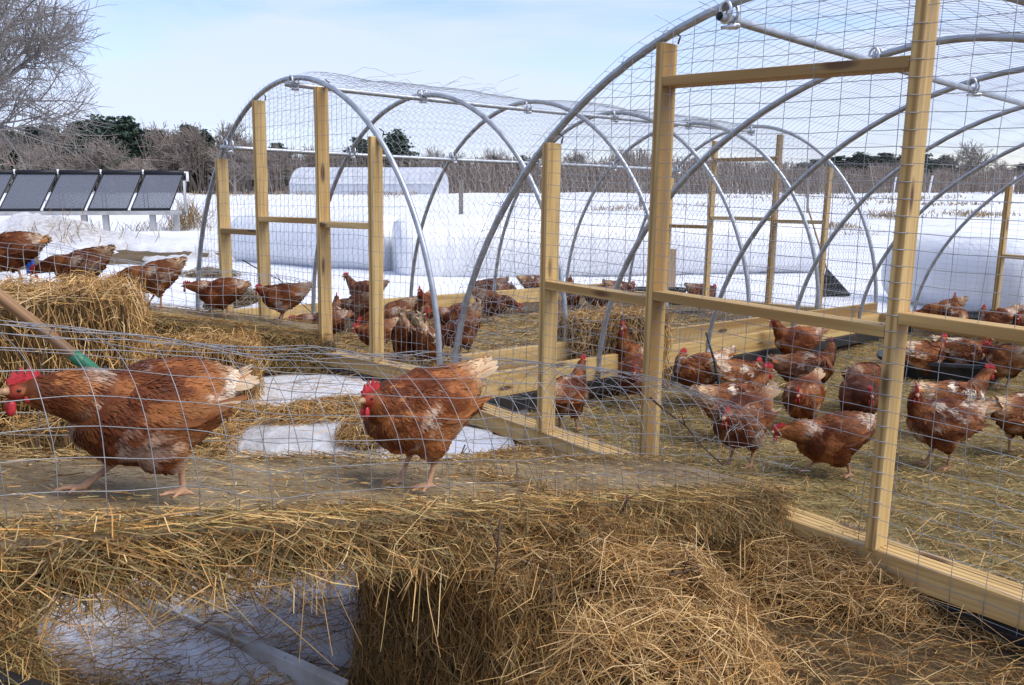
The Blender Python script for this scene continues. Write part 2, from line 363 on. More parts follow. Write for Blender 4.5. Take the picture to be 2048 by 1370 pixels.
def snow_t(X, Y):
    P = np.stack([X, Y, X * 0], -1).reshape(-1, 3)
    n = (fbm(P, 1.6, 21, 4).reshape(X.shape) - 0.5); nf = (fbm(P, 0.35, 31, 4).reshape(X.shape) - 0.5)
    r = np.sqrt(X * X + Y * Y)
    # line behind the coops: snow beyond it
    t = -0.10 + 0.0 * X
    far = sstep(10.6, 12.4, Y - 0.10 * np.maximum(X, 0) + 0.25 * np.minimum(X + 1, 0))
    t = t + 0.30 * far
    # right side beyond the near coop's back
    t = t + 0.24 * sstep(0.3, 0.9, ((X - 4.1) * 0.7366 + (Y - 8.7) * 0.6756)) * (1 - far)
    for (bx, by, rx, ry, s, rot) in blobs:
        dx = X - bx; dy = Y - by; c_, s_ = cos(rot), sin(rot); u = (dx * c_ + dy * s_) / rx; v = (-dx * s_ + dy * c_) / ry
        t = t + s * np.exp(-(u * u + v * v)) * (1 - far * 0.9)
    # bare strips: trampled track and turned soil on the left, tufts on the right
    def strip(cx, cy, rx, ry, s, rot=0.0):
        dx = X - cx; dy = Y - cy; c_, s_ = cos(rot), sin(rot); u = (dx * c_ + dy * s_) / rx; v = (-dx * s_ + dy * c_) / ry
        return s * np.exp(-(u * u) ** 2 - v * v)
    t = t - strip(-7.3, 17.0, 4.4, 2.9, 0.6, -0.1) * np.clip(0.55 + 3.0 * n + 2.0 * nf, 0.05, 1.5) - strip(-9.0, 14.2, 2.6, 0.8, 0.42, 0.2) - strip(-10.5, 27.5, 4.5, 1.2, 0.5, 0.1)
    t = t - strip(5.5, 34, 2.2, 1.0, 0.5) - strip(13, 42, 2.5, 0.9, 0.5, 0.1) - strip(8.5, 24, 2.4, 0.45, 0.42, 0.3) - strip(18, 55, 5, 1.0, 0.45) - strip(8, 60, 8, 1.0, 0.4) - strip(24, 34, 3, 0.7, 0.4)
    # heaped bank ploughed up on the left
    bank = np.exp(-(((X + 11.2) / 2.0) ** 2) - ((Y - 20.5) / 1.3) ** 2)
    t = t + n * (0.12 + 0.12 * sstep(12, 30, r)) + nf * 0.12 * sstep(12, 40, r)
    t = np.where(t > 0, 0.13 * np.tanh(t / 0.13), t)
    return t + bank * (0.55 + 0.9 * n)
T = snow_t(GX, GY)
# no snow inside the coops
def inside(X, Y, O, a, b_, W, L, m=0.05):
    dx = X - O[0]; dy = Y - O[1]; det = a[0] * b_[1] - a[1] * b_[0]
    u = (dx * b_[1] - dy * b_[0]) / det; v = (a[0] * dy - a[1] * dx) / det
    return sstep(-m, m, u) * sstep(-m, m, W - u) * sstep(-m, m, v) * sstep(-m, m, L - v)
T = T - 0.6 * inside(GX, GY, OB, aB, bB, WB, LB) - 0.6 * inside(GX, GY, OL, aL, bL, WL, LL)
keep = (T > -0.03)
fk = keep.reshape(-1)[Fq].any(axis=1)
SZ = GZ + np.clip(T, -0.06, 2)
dirtv = np.exp(-(((GX + 10.2) / 2.2) ** 2) - ((GY - 20.0) / 1.6) ** 2) * 0.85 + sstep(0.05, -0.01, T) * 0.5 + 0.75 * np.exp(-(((GX + 1.3) / 0.9) ** 2) - ((GY - 4.3) / 0.75) ** 2) \
    + 0.6 * np.exp(-(((GX + 6.4) / 1.6) ** 2) - ((GY - 16.0) / 2.2) ** 2)
Vs = np.stack([GX, GY, SZ], -1).reshape(-1, 3)
used = np.unique(Fq[fk]); remap = -np.ones(len(Vs), int); remap[used] = np.arange(len(used))
cs = np.clip(dirtv.reshape(-1)[used], 0, 1)[:, None] * np.ones((1, 3))
tag(link('snow', npmesh('snow', Vs[used], remap[Fq[fk]], col=cs, smooth=True, mats=[M['snow']])), kind='structure')
def surf(x, y):
    X = np.array([x]); Y = np.array([y]); return ground(x, y) + max(0.0, float(snow_t(X, Y)[0]) - 0.6 * float((inside(X, Y, OB, aB, bB, WB, LB) + inside(X, Y, OL, aL, bL, WL, LL))[0]))

# ------------------------------------------------------------------ straw
PAL_GOLD = np.array([[0.47, 0.285, 0.10], [0.54, 0.36, 0.15], [0.38, 0.215, 0.072], [0.27, 0.145, 0.046], [0.60, 0.44, 0.21], [0.17, 0.088, 0.032], [0.44, 0.24, 0.075]])
PAL_GREEN = 1.22 * np.array([[0.30, 0.235, 0.095], [0.22, 0.19, 0.08], [0.36, 0.28, 0.125], [0.17, 0.135, 0.055], [0.42, 0.33, 0.16], [0.10, 0.075, 0.035], [0.26, 0.21, 0.085]])
PAL_PALE = np.array([[0.60, 0.43, 0.215], [0.66, 0.50, 0.28], [0.50, 0.34, 0.15], [0.41, 0.265, 0.11], [0.54, 0.37, 0.17], [0.28, 0.17, 0.07]])
PAL_DULL = np.array([[0.24, 0.175, 0.085], [0.18, 0.13, 0.065], [0.30, 0.225, 0.115], [0.13, 0.09, 0.045], [0.22, 0.18, 0.10]])
def straw_mesh(P, D, L, Wd, pal, Nn=None, bend=0.15, name='straw'):
    """ribbons: P middle points, D directions, L lengths, Wd widths"""
    n = len(P); D = D / (np.linalg.norm(D, axis=1, keepdims=True) + 1e-9)
    rv = rng.normal(size=(n, 3)); s = np.cross(D, rv); s /= (np.linalg.norm(s, axis=1, keepdims=True) + 1e-9)
    bn = np.cross(D, s)
    if Nn is not None: bn = Nn + 0.4 * rng.normal(size=(n, 3))
    k = (rng.random(n) * bend * L)[:, None]
    p0 = P - D * (L / 2)[:, None]; p2 = P + D * (L / 2)[:, None]; p1 = P + D * (rng.normal(size=n) * 0.1 * L)[:, None] + bn * k
    w = (Wd / 2)[:, None]
    V = np.stack([p0 - s * w * 0.7, p0 + s * w * 0.7, p1 - s * w, p1 + s * w, p2 - s * w * 0.45, p2 + s * w * 0.45], 1).reshape(-1, 3)
    base = (np.arange(n) * 6)[:, None]
    Fs = np.concatenate([base + np.array([[0, 1, 3, 2]]), base + np.array([[2, 3, 5, 4]])])
    c = pal[rng.integers(0, len(pal), n)] * np.array([[1.06, 0.98, 0.86]]) * (0.6 + 0.75 * rng.random((n, 1))); c = np.repeat(c, 6, 0)
    return V, Fs, c
def straw_obj(name, parts, parent=None, org=None, kind='stuff'):
    Vs_, Fs_, Cs_, o_ = [], [], [], 0
    for (V, Fs, c) in parts:
        Vs_.append(V); Fs_.append(Fs + o_); Cs_.append(c); o_ += len(V)
    V = np.concatenate(Vs_)
    if org is not None: V = V - np.asarray(org)
    o = link(name, npmesh(name, V, np.concatenate(Fs_), col=np.concatenate(Cs_), mats=[M['straw']]), parent)
    if kind: o['kind'] = kind
    return o
def rand_dirs(n, flat=1.0):
    a = rng.random(n) * 2 * pi; return np.stack([np.cos(a), np.sin(a), rng.normal(size=n) * flat], 1)

# hay heaps: mounds carried by the ground (centre, radii, height, rotation)
def mound_z(X, Y, m):
    cx, cy, rx, ry, h, rot = m; dx = X - cx; dy = Y - cy; c_, s_ = cos(rot), sin(rot); u = (dx * c_ + dy * s_) / rx; v = (-dx * s_ + dy * c_) / ry
    q = np.clip(1 - (u * u + v * v), 0, 1); return h * q ** 0.75
def hay_heap(name, m, label, n, pal, lr=(0.08, 0.24), wr=(0.002, 0.004), group=None, loosen=1.0, radial=0.3, base=None):
    cx, cy, rx, ry, h, rot = m; bz = ground(cx, cy) if base is None else base
    root = thing(name, (cx, cy, bz), label, 'hay', group)
    k = 26; a = np.linspace(0, 2 * pi, 40, endpoint=False); q = np.linspace(0, 1.0, k); Aq, Q = np.meshgrid(a, q)
    c_, s_ = cos(rot), sin(rot); u = Q * rx * np.cos(Aq); v = Q * ry * np.sin(Aq); X = cx + u * c_ - v * s_; Y = cy + u * s_ + v * c_
    Z = mound_z(X, Y, m); P = np.stack([X, Y, X * 0], -1).reshape(-1, 3); Z = Z * (0.55 + 0.9 * fbm(P, 6, 5, 3).reshape(X.shape)) - 0.03 * (Q ** 4)
    V = np.stack([X - cx, Y - cy, Z - 0.012], -1).reshape(-1, 3); id_ = np.arange(k * 40).reshape(k, 40); nx = np.roll(id_, -1, 1)
    Fm = np.stack([id_[:-1], id_[1:], nx[1:], nx[:-1]], -1).reshape(-1, 4)[:, ::-1]
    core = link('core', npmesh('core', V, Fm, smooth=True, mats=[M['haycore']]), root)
    r = np.sqrt(rng.random(n)) * 1.02; an = rng.random(n) * 2 * pi; u = r * rx * np.cos(an); v = r * ry * np.sin(an)
    X = cx + u * c_ - v * s_; Y = cy + u * s_ + v * c_; e = 0.01
    Z = mound_z(X, Y, m); gx = (mound_z(X + e, Y, m) - Z) / e; gy = (mound_z(X, Y + e, m) - Z) / e
    gx = np.clip(gx, -2.5, 2.5); gy = np.clip(gy, -2.5, 2.5)
    Nn = np.stack([-gx, -gy, np.ones(n)], 1); Nn /= np.linalg.norm(Nn, axis=1, keepdims=True)
    P = np.stack([X, Y, X * 0], 1); Z = Z * (0.55 + 0.9 * fbm(P, 6, 5, 3))
    D = rand_dirs(n, 0.4) + radial * np.stack([u * c_ - v * s_, u * s_ + v * c_, X * 0], 1) / max(rx, ry); D = D - Nn * (np.sum(D * Nn, 1, keepdims=True)) * (1 - 0.25 * loosen)
    L = lr[0] + (lr[1] - lr[0]) * rng.random(n) ** 1.6; Wd = wr[0] + (wr[1] - wr[0]) * rng.random(n)
    Pp = np.stack([X, Y, Z + bz], 1) + Nn * (rng.random((n, 1)) * 0.025 * loosen)
    straw_obj('straw', [straw_mesh(Pp, D, L, Wd, pal, Nn, 0.2)], root, (cx, cy, bz))
    return root
def hay_bale(name, c, ax, size, label, n, pal, group=None, fuzz=1.0, lr=(0.06, 0.2), wr=(0.002, 0.004), twine=True, tilt=None):
    """c = centre of the base, ax = heading of the long side, size = (long, wide, high)"""
    root = thing(name, c, label, 'hay bale', group); root.rotation_euler = (tilt[0] if tilt else 0, tilt[1] if tilt else 0, ax)
    l, w, h = size; nx, ny, nz = max(6, int(l / 0.05)), max(5, int(w / 0.05)), max(5, int(h / 0.05))
    bm = bmesh.new(); bmesh.ops.create_cube(bm, size=1.0); bmesh.ops.subdivide_edges(bm, edges=bm.edges[:], cuts=9, use_grid_fill=True)
    for v in bm.verts:
        p = v.co.copy(); q = Vector((p.x * 2, p.y * 2, p.z * 2)); e = 7.0
        r = (abs(q.x) ** e + abs(q.y) ** e + abs(q.z) ** e) ** (1 / e); q = q / r * max(abs(q.x), abs(q.y), abs(q.z))
        p = Vector((q.x * l / 2, q.y * w / 2, q.z * h / 2 + h / 2)); nn = mnoise.noise(p * 9 + Vector((c[0] * 5, c[1] * 5, 0))); n2 = mnoise.noise(p * 25)
        v.co = p * 1.0 + Vector((q.x, q.y, q.z * 0.6)).normalized() * (nn * 0.025 + n2 * 0.012 - 0.012)
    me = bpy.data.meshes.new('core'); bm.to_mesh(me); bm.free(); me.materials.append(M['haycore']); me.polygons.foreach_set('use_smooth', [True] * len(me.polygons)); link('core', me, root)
    areas = np.array([l * w, l * h, l * h, w * h, w * h]); fa = rng.choice(5, n, p=areas / areas.sum()); r1 = rng.random(n) - 0.5; r2 = rng.random(n) - 0.5
    P = np.zeros((n, 3)); Nn = np.zeros((n, 3)); D = rng.normal(size=(n, 3))
    for f in range(5):
        k = fa == f
        if f == 0: P[k] = np.stack([r1[k] * l, r2[k] * w, np.full(k.sum(), h)], 1); Nn[k] = (0, 0, 1)
        elif f < 3: sg = 1 if f == 1 else -1; P[k] = np.stack([r1[k] * l, np.full(k.sum(), sg * w / 2), (r2[k] + 0.5) * h], 1); Nn[k] = (0, sg, 0); D[k] *= (0.55, 1, 1.1)
        else: sg = 1 if f == 3 else -1; P[k] = np.stack([np.full(k.sum(), sg * l / 2), r1[k] * w, (r2[k] + 0.5) * h], 1); Nn[k] = (sg, 0, 0); D[k] *= (1, 0.7, 1.2)
    D -= Nn * np.sum(D * Nn, 1, keepdims=True) * (1 - 0.22 * fuzz); D[:, 2] *= np.where(np.abs(Nn[:, 2]) < 0.5, 1.7, 1.0)
    P += Nn * (rng.normal(size=(n, 1)) * 0.012 * fuzz) + (fbm(P + np.array(c), 9, 3, 2)[:, None] - 0.5) * Nn * 0.05 * fuzz
    L = lr[0] + (lr[1] - lr[0]) * rng.random(n) ** 1.8; Wd = wr[0] + (wr[1] - wr[0]) * rng.random(n)
    straw_obj('straw', [straw_mesh(P, D, L, Wd, pal, Nn, 0.22)], root)
    if twine:
        mb = MB()
        for yy in (-w * 0.22, w * 0.22):
            mb.tube([(-l / 2 - 0.004, yy, 0.01), (-l / 2 - 0.006, yy, h), (-l / 4, yy, h + 0.003), (l / 4, yy, h + 0.003), (l / 2 + 0.006, yy, h), (l / 2 + 0.004, yy, 0.01)], 0.0022, 5)
        mb.build('twine', mat('twine_tan', (0.42, 0.33, 0.2), 0.8)[0], root)
    return root

# --- ground litter: scattered hay over the yard and bedding in the coops
def litter(name, region, n, pal, lr, wr, label, lift=0.01, flat=0.12, clump=0.0):
    X = np.zeros(0); Y = np.zeros(0)
    while len(X) < n:
        x, y, ok = region(n)
        X = np.concatenate([X, x[ok]]); Y = np.concatenate([Y, y[ok]])
    X, Y = X[:n], Y[:n]
    Z = ground_np(X, Y); P = np.stack([X, Y, Z + rng.random(n) * lift], 1)
    if clump: P[:, 2] += clump * np.clip(fbm(np.stack([X, Y, X * 0], 1), 3.5, 77, 3) - 0.45, 0, 1)
    D = rand_dirs(n, flat); L = lr[0] + (lr[1] - lr[0]) * rng.random(n) ** 1.6; Wd = wr[0] + (wr[1] - wr[0]) * rng.random(n)
    o = straw_obj(name, [straw_mesh(P, D, L, Wd, pal, np.tile([[0, 0, 1.0]], (n, 1)), 0.1)])
    return tag(o, label, 'hay', kind='stuff')
m, nt, b = mat('matted_bedding', (0.3, 0.23, 0.11), 0.95, 0, 0.1); v = coords(nt, (1, 1, 1)); n = noise(nt, v, 1.6, 5, 0.6); n2 = noise(nt, v, 45, 5, 0.75)
c1 = ramp(nt, n, [(0.32, (0.17, 0.13, 0.06)), (0.5, (0.29, 0.23, 0.105)), (0.7, (0.38, 0.30, 0.145))])
nt.links.new(mixc(nt, c1, (0.10, 0.075, 0.035), ramp(nt, n2, [(0.5, (0, 0, 0)), (0.66, (0.8, 0.8, 0.8))])), b.inputs['Base Color']); bump(nt, b, n2, 1.0, 0.02); M['bedding'] = m
def bedding(O, a, b_, W, L, label):
    U, Vv = np.meshgrid(np.linspace(0.02, W - 0.02, 60), np.linspace(0.06, L - 0.05, 90)); X = O[0] + a[0] * U + b_[0] * Vv; Y = O[1] + a[1] * U + b_[1] * Vv
    Z = ground_np(X, Y) + 0.008 + 0.03 * np.clip(fbm(np.stack([X, Y, X * 0], -1).reshape(-1, 3), 3.5, 77, 3).reshape(X.shape) - 0.45, 0, 1); V = np.stack([X, Y, Z], -1).reshape(-1, 3); i_ = np.arange(len(V)).reshape(X.shape)
    Fb = np.stack([i_[:-1, :-1], i_[:-1, 1:], i_[1:, 1:], i_[1:, :-1]], -1).reshape(-1, 4); tag(link('bedding', npmesh('bedding', V, Fb, smooth=True, mats=[M['bedding']])), label, 'bedding', kind='stuff')
bedding(OB, aB, bB, WB, LB, 'matted trodden hay floor of the large coop'); bedding(OL, aL, bL, WL, LL, 'matted trodden hay floor of the left coop')
def in_coop(x, y, O, a, b_, W, L):
    return inside(x, y, O, a, b_, W, L, 0.03) > 0.5
def reg_yard(n):
    r = 1.3 * (10.0 / 1.3) ** rng.random(n); a = rng.uniform(-0.72, 0.78, n); x = r * np.sin(a); y = r * np.cos(a)
    t = snow_t(x, y) ; keep_ = (t < 0.02) | (rng.random(n) < 0.06)
    return x, y, keep_ & ~in_coop(x, y, OB, aB, bB, WB, LB) & ~in_coop(x, y, OL, aL, bL, WL, LL)
litter('loose_hay', reg_yard, 34000, np.concatenate([PAL_GOLD, PAL_GOLD, PAL_DULL]), (0.05, 0.24), (0.0016, 0.0034), 'loose golden hay strewn over the muddy yard', 0.03, 0.16, 0.10)
def reg_B(n):
    u = WB * rng.random(n); v = LB * rng.random(n) ** 1.25; x = OB[0] + aB[0] * u + bB[0] * v; y = OB[1] + aB[1] * u + bB[1] * v; return x, y, np.ones(n, bool)
litter('bedding_hay', reg_B, 60000, np.concatenate([PAL_GREEN, PAL_GREEN, PAL_GOLD]), (0.03, 0.15), (0.0018, 0.0038), 'greenish trodden hay bedding inside the near coop', 0.025, 0.1, 0.06)
def reg_L(n):
    u = WL * rng.random(n); v = LL * rng.random(n) ** 1.15; x = OL[0] + aL[0] * u + bL[0] * v; y = OL[1] + aL[1] * u + bL[1] * v; return x, y, np.ones(n, bool)
litter('bedding_hay', reg_L, 20000, np.concatenate([PAL_GREEN, PAL_GOLD]), (0.06, 0.22), (0.003, 0.006), 'yellow trodden hay bedding inside the left coop', 0.03, 0.1, 0.06)

# ------------------------------------------------------------------ lumber pieces
def board(name, p0, p1, w, d, side, parent=None, org=(0, 0, 0), m='lumber', bevel=0.003, label=None):
    p0 = Vector(p0); p1 = Vector(p1); ex = (p1 - p0); L = ex.length; ex.normalize()
    ey = Vector(side); ey = (ey - ex * ey.dot(ex)).normalized(); ez = ex.cross(ey)
    mb = MB(); mb.box((0, 0, 0), L, w, d); o = mb.build(name, M[m], parent, bevel=bevel)
    mt = Matrix((ex, ey, ez)).transposed().to_4x4(); mt.translation = (p0 + p1) / 2 - Vector(org); o.matrix_local = mt
    if label: o['label'] = label
    return o

def build_coop(name, CF, a, b_, up, O, W, L, HP, EXP, posts, bars, hoops, label, cat, sill_h, near):
    org = CF(W / 2, 0, -0.2); org[2] = ground(org[0], org[1]); root = thing(name, org, label, cat, 'hoop coops')
    hoop_h = lambda u: HP * max(0.0, 1 - abs((u - W / 2) / (W / 2)) ** EXP) ** (1 / EXP)
    # sills: front, sides, back; steel channel runners beneath
    e = 0.045
    board('front_sill', CF(-0.12, 0, -e), CF(W + 0.12, 0, -e), 0.09, 0.09, b_, root, org)
    board('front_sill', CF(-0.12, 0.0395 + 0.045 + 0.003, -e - 0.006), CF(W + 0.12, 0.0395 + 0.045 + 0.003, -e - 0.006), 0.038, 0.088, b_, root, org)
    board('back_sill', CF(-0.12, L, -e), CF(W + 0.12, L, -e), 0.09, 0.09, b_, root, org)
    for u in (-0.02, W + 0.02):
        board('side_board', CF(u, 0.13, 0.03), CF(u, L - 0.05, 0.03), 0.04, 0.15, a, root, org)
        if near: board('runner', CF(u, 0.1, -0.09), CF(u, L, -0.09), 0.07, 0.085, a, root, org, 'steel', 0.004)
    board('runner', CF(-0.1, 0.02, -0.135), CF(W + 0.1, 0.02, -0.135), 0.075, 0.088, b_, root, org, 'steel', 0.004)
    # hoops
    pr = 0.017 if near else 0.018
    for i, v in enumerate(hoops):
        pts = []
        for k in range(49):
            th = pi * k / 48; cu, su = cos(th), sin(th)
            x = W / 2 - (W / 2) * math.copysign(abs(cu) ** (2 / EXP), cu); y = HP * abs(su) ** (2 / EXP)
            pts.append(CF(x, v, y + 0.02 * sin(i * 2.1 + k * 0.12)))
        pts = [pts[0] + (pts[0] - pts[1]) / np.linalg.norm(pts[0] - pts[1]) * 0.11] + pts + [pts[-1] + (pts[-1] - pts[-2]) / np.linalg.norm(pts[-1] - pts[-2]) * 0.11]
        mb = MB(); mb.tube(pts, pr, 10); hp = mb.build('hoop', M['pipe'], root, True, org)
        mb = MB()
        for u in (0, W):                                       # feet bolts
            q = CF(u + (0.03 if u == 0 else -0.03), v, 0.02); mb.box(q, 0.05, 0.05, 0.012); mb.tube([q, q + np.array(a) * (0.05 if u == 0 else -0.05)], 0.008, 6)
        mb.build('bolt', M['clamp'], hp, False, org)['kind'] = 'stuff'
    # purlins with clamps on each hoop
    for u in ((W / 2,) if near else (W / 2, W * 0.22)):
        uu = u if not near else 0.0
    pur = (1.69, 2.75) if near else (W / 2, W * 0.2)
    for u in pur:
        hh = hoop_h(u) - 0.04
        pts = [CF(u, v, hh - (0.006 * sin(pi * v / 3.0))) for v in np.linspace(hoops[0] - 0.06, hoops[-1] + 0.05, 24)]
        mb = MB(); mb.tube(pts, pr * 0.97, 10, caps=not near)
        pl = mb.build('purlin', M['pipe'], root, True, org)
        for v in hoops:
            mb = MB()
            for dv in (-0.022, 0.022):
                c0 = np.array(CF(u, v + dv, hh + 0.02)); ring = [c0 + np.array(a) * 0.025 * cos(t) + np.array(up) * 0.038 * sin(t) for t in np.linspace(0, 2 * pi, 13)]
                mb.tube(ring, 0.0065, 6, False)
            mb.box(CF(u + 0.02, v, hh - 0.03), 0.04, 0.03, 0.018); mb.tube([CF(u - 0.03, v, hh - 0.028), CF(u + 0.05, v, hh - 0.028)], 0.006, 6)
            mb.build('clamp', M['clamp'], pl, True, org)
    # end frames: posts and bars
    for (v, out) in ((0.0, -1), (L, 1)):
        for u in posts:
            h = hoop_h(u) - (0.02 if near else 0.03)
            p = board('post', CF(u, v + 0.012 * out, 0.0), CF(u, v + 0.012 * out, h), 0.038, 0.089, a, root, org)
            if near and v == 0:
                mb = MB(); mb.box((0, 0, 0), 0.11, 0.0035, 0.016); st = mb.build('strap', M['clamp'], p); st.location = (h / 2 - 0.035, -0.0215, 0.01); st['label'] = 'perforated steel strap nailed to the post top'
            if v == 0:
                mb = MB(); t0 = CF(u + 0.03, v + 0.02, h); mb.tube([t0, t0 + np.array(up) * 0.03 + np.array(a) * 0.01, t0 + np.array(up) * 0.05 - np.array(a) * 0.03], 0.004, 5)
                mb.build('wire_tie', M['dark_metal'], root, True, org)
        for (u0, u1, h) in bars:
            board('crossbar', CF(u0 + 0.02, v + 0.012 * out, h), CF(u1 - 0.02, v + 0.012 * out, h), 0.089, 0.038, b_, root, org)
    return root, org, hoop_h

postsB = (0.768, 1.414, 2.427, 3.33)
barsB = ((0.768, 1.414, 0.72), (1.414, 2.427, 0.75), (2.427, 3.33, 0.80), (1.414, 2.427, 1.60))
rootB, orgB, hB = build_coop('hoop_coop', CB, aB, bB, upB, OB, WB, LB, HB, NB_, postsB, barsB, [i * 1.21 for i in range(6)],
    'large hoop coop of galvanised pipe and yellow posts filling the right', 'coop', 0.09, True)
postsL = (0.49, 1.023, 1.762, 2.307)
barsL = ((0.49, 1.023, 0.78), (1.023, 1.762, 0.88), (1.762, 2.307, 0.86), (1.023, 1.762, 1.62))
rootL, orgL, hL = build_coop('hoop_coop', CL, aL, bL, upL, OL, WL, LL, HL, NL_, postsL, barsL[:3], [i * 1.026 for i in range(6)],
    'smaller hoop coop at left covered with hexagonal chicken wire', 'coop', 0.09, False)
board('crossbar', CL(1.04, LL + 0.012, 1.5), CL(1.745, LL + 0.012, 1.5), 0.089, 0.038, bL, rootL, orgL)

# --- wire mesh of the coops
def jit(P, amp, scale, seed):
    P = np.asarray(P); return P + amp * 2 * (np.stack([fbm(P, scale, seed + k, 2) for k in range(3)], 1) - 0.5)
def end_mesh(CF, W, hoop_h, v, dv, dh, hole=None, amp=0.012, seed=1, jog=True):
    lines = []
    for u in np.arange(0.05, W, dv):
        top = hoop_h(u) + 0.01
        hs = np.arange(-0.11, top, 0.06); hs = np.append(hs, top)
        if hole and hole[0] < u < hole[1]: hs = hs[hs > hole[2]]
        if len(hs) > 1: lines.append(jit(np.array([CF(u, v, h) for h in hs]), amp, 4.0, seed))
    for h in np.arange(-0.10, max(hoop_h(W / 2), 0.1), dh):
        us = np.array([u for u in np.linspace(0.0, W, int(W / 0.06)) if hoop_h(u) >= h])
        if hole and h < hole[2]:
            for part in (us[us <= hole[0]], us[us >= hole[1]]):
                if len(part) > 1: lines.append(jit(np.array([CF(u, v, h) for u in part]), amp, 4.0, seed))
        elif len(us) > 1: lines.append(jit(np.array([CF(u, v, h) for u in us]), amp, 4.0, seed))
    return lines
def wire_obj(name, lines, r, parent, org, m='wire', sides=3):
    P, Q = poly_segs(lines); V, Fs = segs_mesh(P, Q, r, sides)
    return tag(link(name, npmesh(name, V - np.asarray(org), Fs, mats=[M[m]]), parent), kind='stuff')
wire_obj('wire_front', end_mesh(CB, WB, hB, -0.05, 0.1016, 0.0533, hole=(1.55, 2.3, 0.33), amp=0.010, seed=3), 0.00135, rootB, orgB)
wire_obj('wire_back', end_mesh(CB, WB, hB, LB + 0.06, 0.1016, 0.0533, amp=0.012, seed=9), 0.0013, rootB, orgB)
def roof_lines(CF, W, HP, EXP, L, dv, du, amp, seed, lift=0.025):
    def pt(th, v):
        cu, su = cos(th), sin(th); return CF(W / 2 - (W / 2 + lift) * math.copysign(abs(cu) ** (2 / EXP), cu), v, (HP + lift) * abs(su) ** (2 / EXP))
    lines = []; ths = np.linspace(0.0, pi, 64)
    for v in np.arange(-0.05, L + 0.05, dv): lines.append(jit(np.array([pt(t, v) for t in ths]), amp, 2.2, seed))
    # around the arc in equal steps
    P = np.array([pt(t, 0) for t in np.linspace(0, pi, 400)]); s = np.concatenate([[0], np.cumsum(np.linalg.norm(np.diff(P, axis=0), axis=1))])
    for d in np.arange(0.05, s[-1], du):
        t = np.interp(d, s, np.linspace(0, pi, 400)); lines.append(jit(np.array([pt(t, v) for v in np.arange(-0.05, L + 0.05, 0.1)]), amp, 2.2, seed))
    return lines
wire_obj('wire_roof', roof_lines(CB, WB, HB, NB_, LB, 0.0508, 0.1016, 0.035, 5), 0.001, rootB, orgB)
# frayed wire ends along the front hoop of the near coop
fr = []
for k in range(46):
    th = pi * (0.05 + 0.9 * random.random()); cu, su = cos(th), sin(th)
    p = CB(WB / 2 - (WB / 2) * math.copysign(abs(cu) ** (2 / NB_), cu), -0.01, HB * su ** (2 / NB_)); q = [p]
    d = np.array(upB) * random.uniform(-0.2, 1) * 0.05 + np.array(aB) * random.uniform(-1, 1) * 0.06 - np.array(bB) * random.uniform(0, 0.06)
    for j in range(3): q.append(q[-1] + d * 0.5 + rng.normal(size=3) * 0.012)
    fr.append(np.array(q))
wire_obj('wire_ends', fr, 0.0013, rootB, orgB)
wire_obj('wire_front', end_mesh(CL, WL, hL, -0.05, 0.0508, 0.09, hole=(1.06, 1.72, 0.36), amp=0.012, seed=13), 0.0013, rootL, orgL)
wire_obj('wire_back', end_mesh(CL, WL, hL, LL + 0.06, 0.0508, 0.1, amp=0.012, seed=15), 0.0011, rootL, orgL)
# hexagonal netting over the left coop
def hex_roof():
    def pts(th, v):
        cu, su = np.cos(th), np.sin(th); x = WL / 2 - (WL / 2 + 0.025) * np.sign(cu) * np.abs(cu) ** (2 / NL_); h = (HL + 0.03) * np.abs(su) ** (2 / NL_)
        return OL[None] + aL[None] * x[:, None] + bL[None] * v[:, None] + upL[None] * h[:, None]
    th = np.linspace(0, pi, 600); P = pts(th, th * 0); s = np.concatenate([[0], np.cumsum(np.linalg.norm(np.diff(P, axis=0), axis=1))]); tot = s[-1]
    cw, ch = 0.058, 0.05; A_, B_ = [], []
    nv = int(LL / cw); nu = int(tot / (ch * 1.5) * 1.0)
    for j in range(nu):
        d0 = j * ch * 1.5
        for off, (dd0, dd1) in enumerate((((0.0, 0.5), (0.5, 1.0)),)): pass
        i = np.arange(nv); sh = (j % 2) * cw / 2
        vL = i * cw + sh; vm = vL + cw / 2; vR = vL + cw
        A_.append(np.stack([np.full(nv, d0), vL], 1)); B_.append(np.stack([np.full(nv, d0 + ch * 0.5), vm], 1))
        A_.append(np.stack([np.full(nv, d0 + ch * 0.5), vm], 1)); B_.append(np.stack([np.full(nv, d0), vR], 1))
        A_.append(np.stack([np.full(nv, d0 + ch * 0.5), vm], 1)); B_.append(np.stack([np.full(nv, d0 + ch * 1.5), vm], 1))
    A_ = np.concatenate(A_); B_ = np.concatenate(B_); k = (B_[:, 0] < tot) & (A_[:, 0] < tot)
    A_, B_ = A_[k], B_[k]
    PA = pts(np.interp(A_[:, 0], s, th), A_[:, 1]); PB = pts(np.interp(B_[:, 0], s, th), B_[:, 1])
    return jit(PA, 0.06, 1.7, 41), jit(PB, 0.06, 1.7, 41)
PA, PB = hex_roof(); V, Fs = segs_mesh(PA, PB, 0.00105, 3)
link('wire_roof', npmesh('wire_roof', V - orgL, Fs, mats=[M['wire']]), rootL)
# torn loose flap of netting along the ridge of the left coop
fl = []
for k in range(26):
    v0 = random.uniform(0, 1.6); u0 = WL / 2 + random.uniform(-0.5, 0.25); p = CL(u0, v0, hL(u0) + 0.03); q = [p]
    for j in range(5): q.append(q[-1] + bL * random.uniform(0.04, 0.12) + aL * random.uniform(-0.03, 0.05) + upL * random.uniform(-0.03, 0.045))
    fl.append(np.array(q))
wire_obj('wire_ends', fl, 0.0013, rootL, orgL)
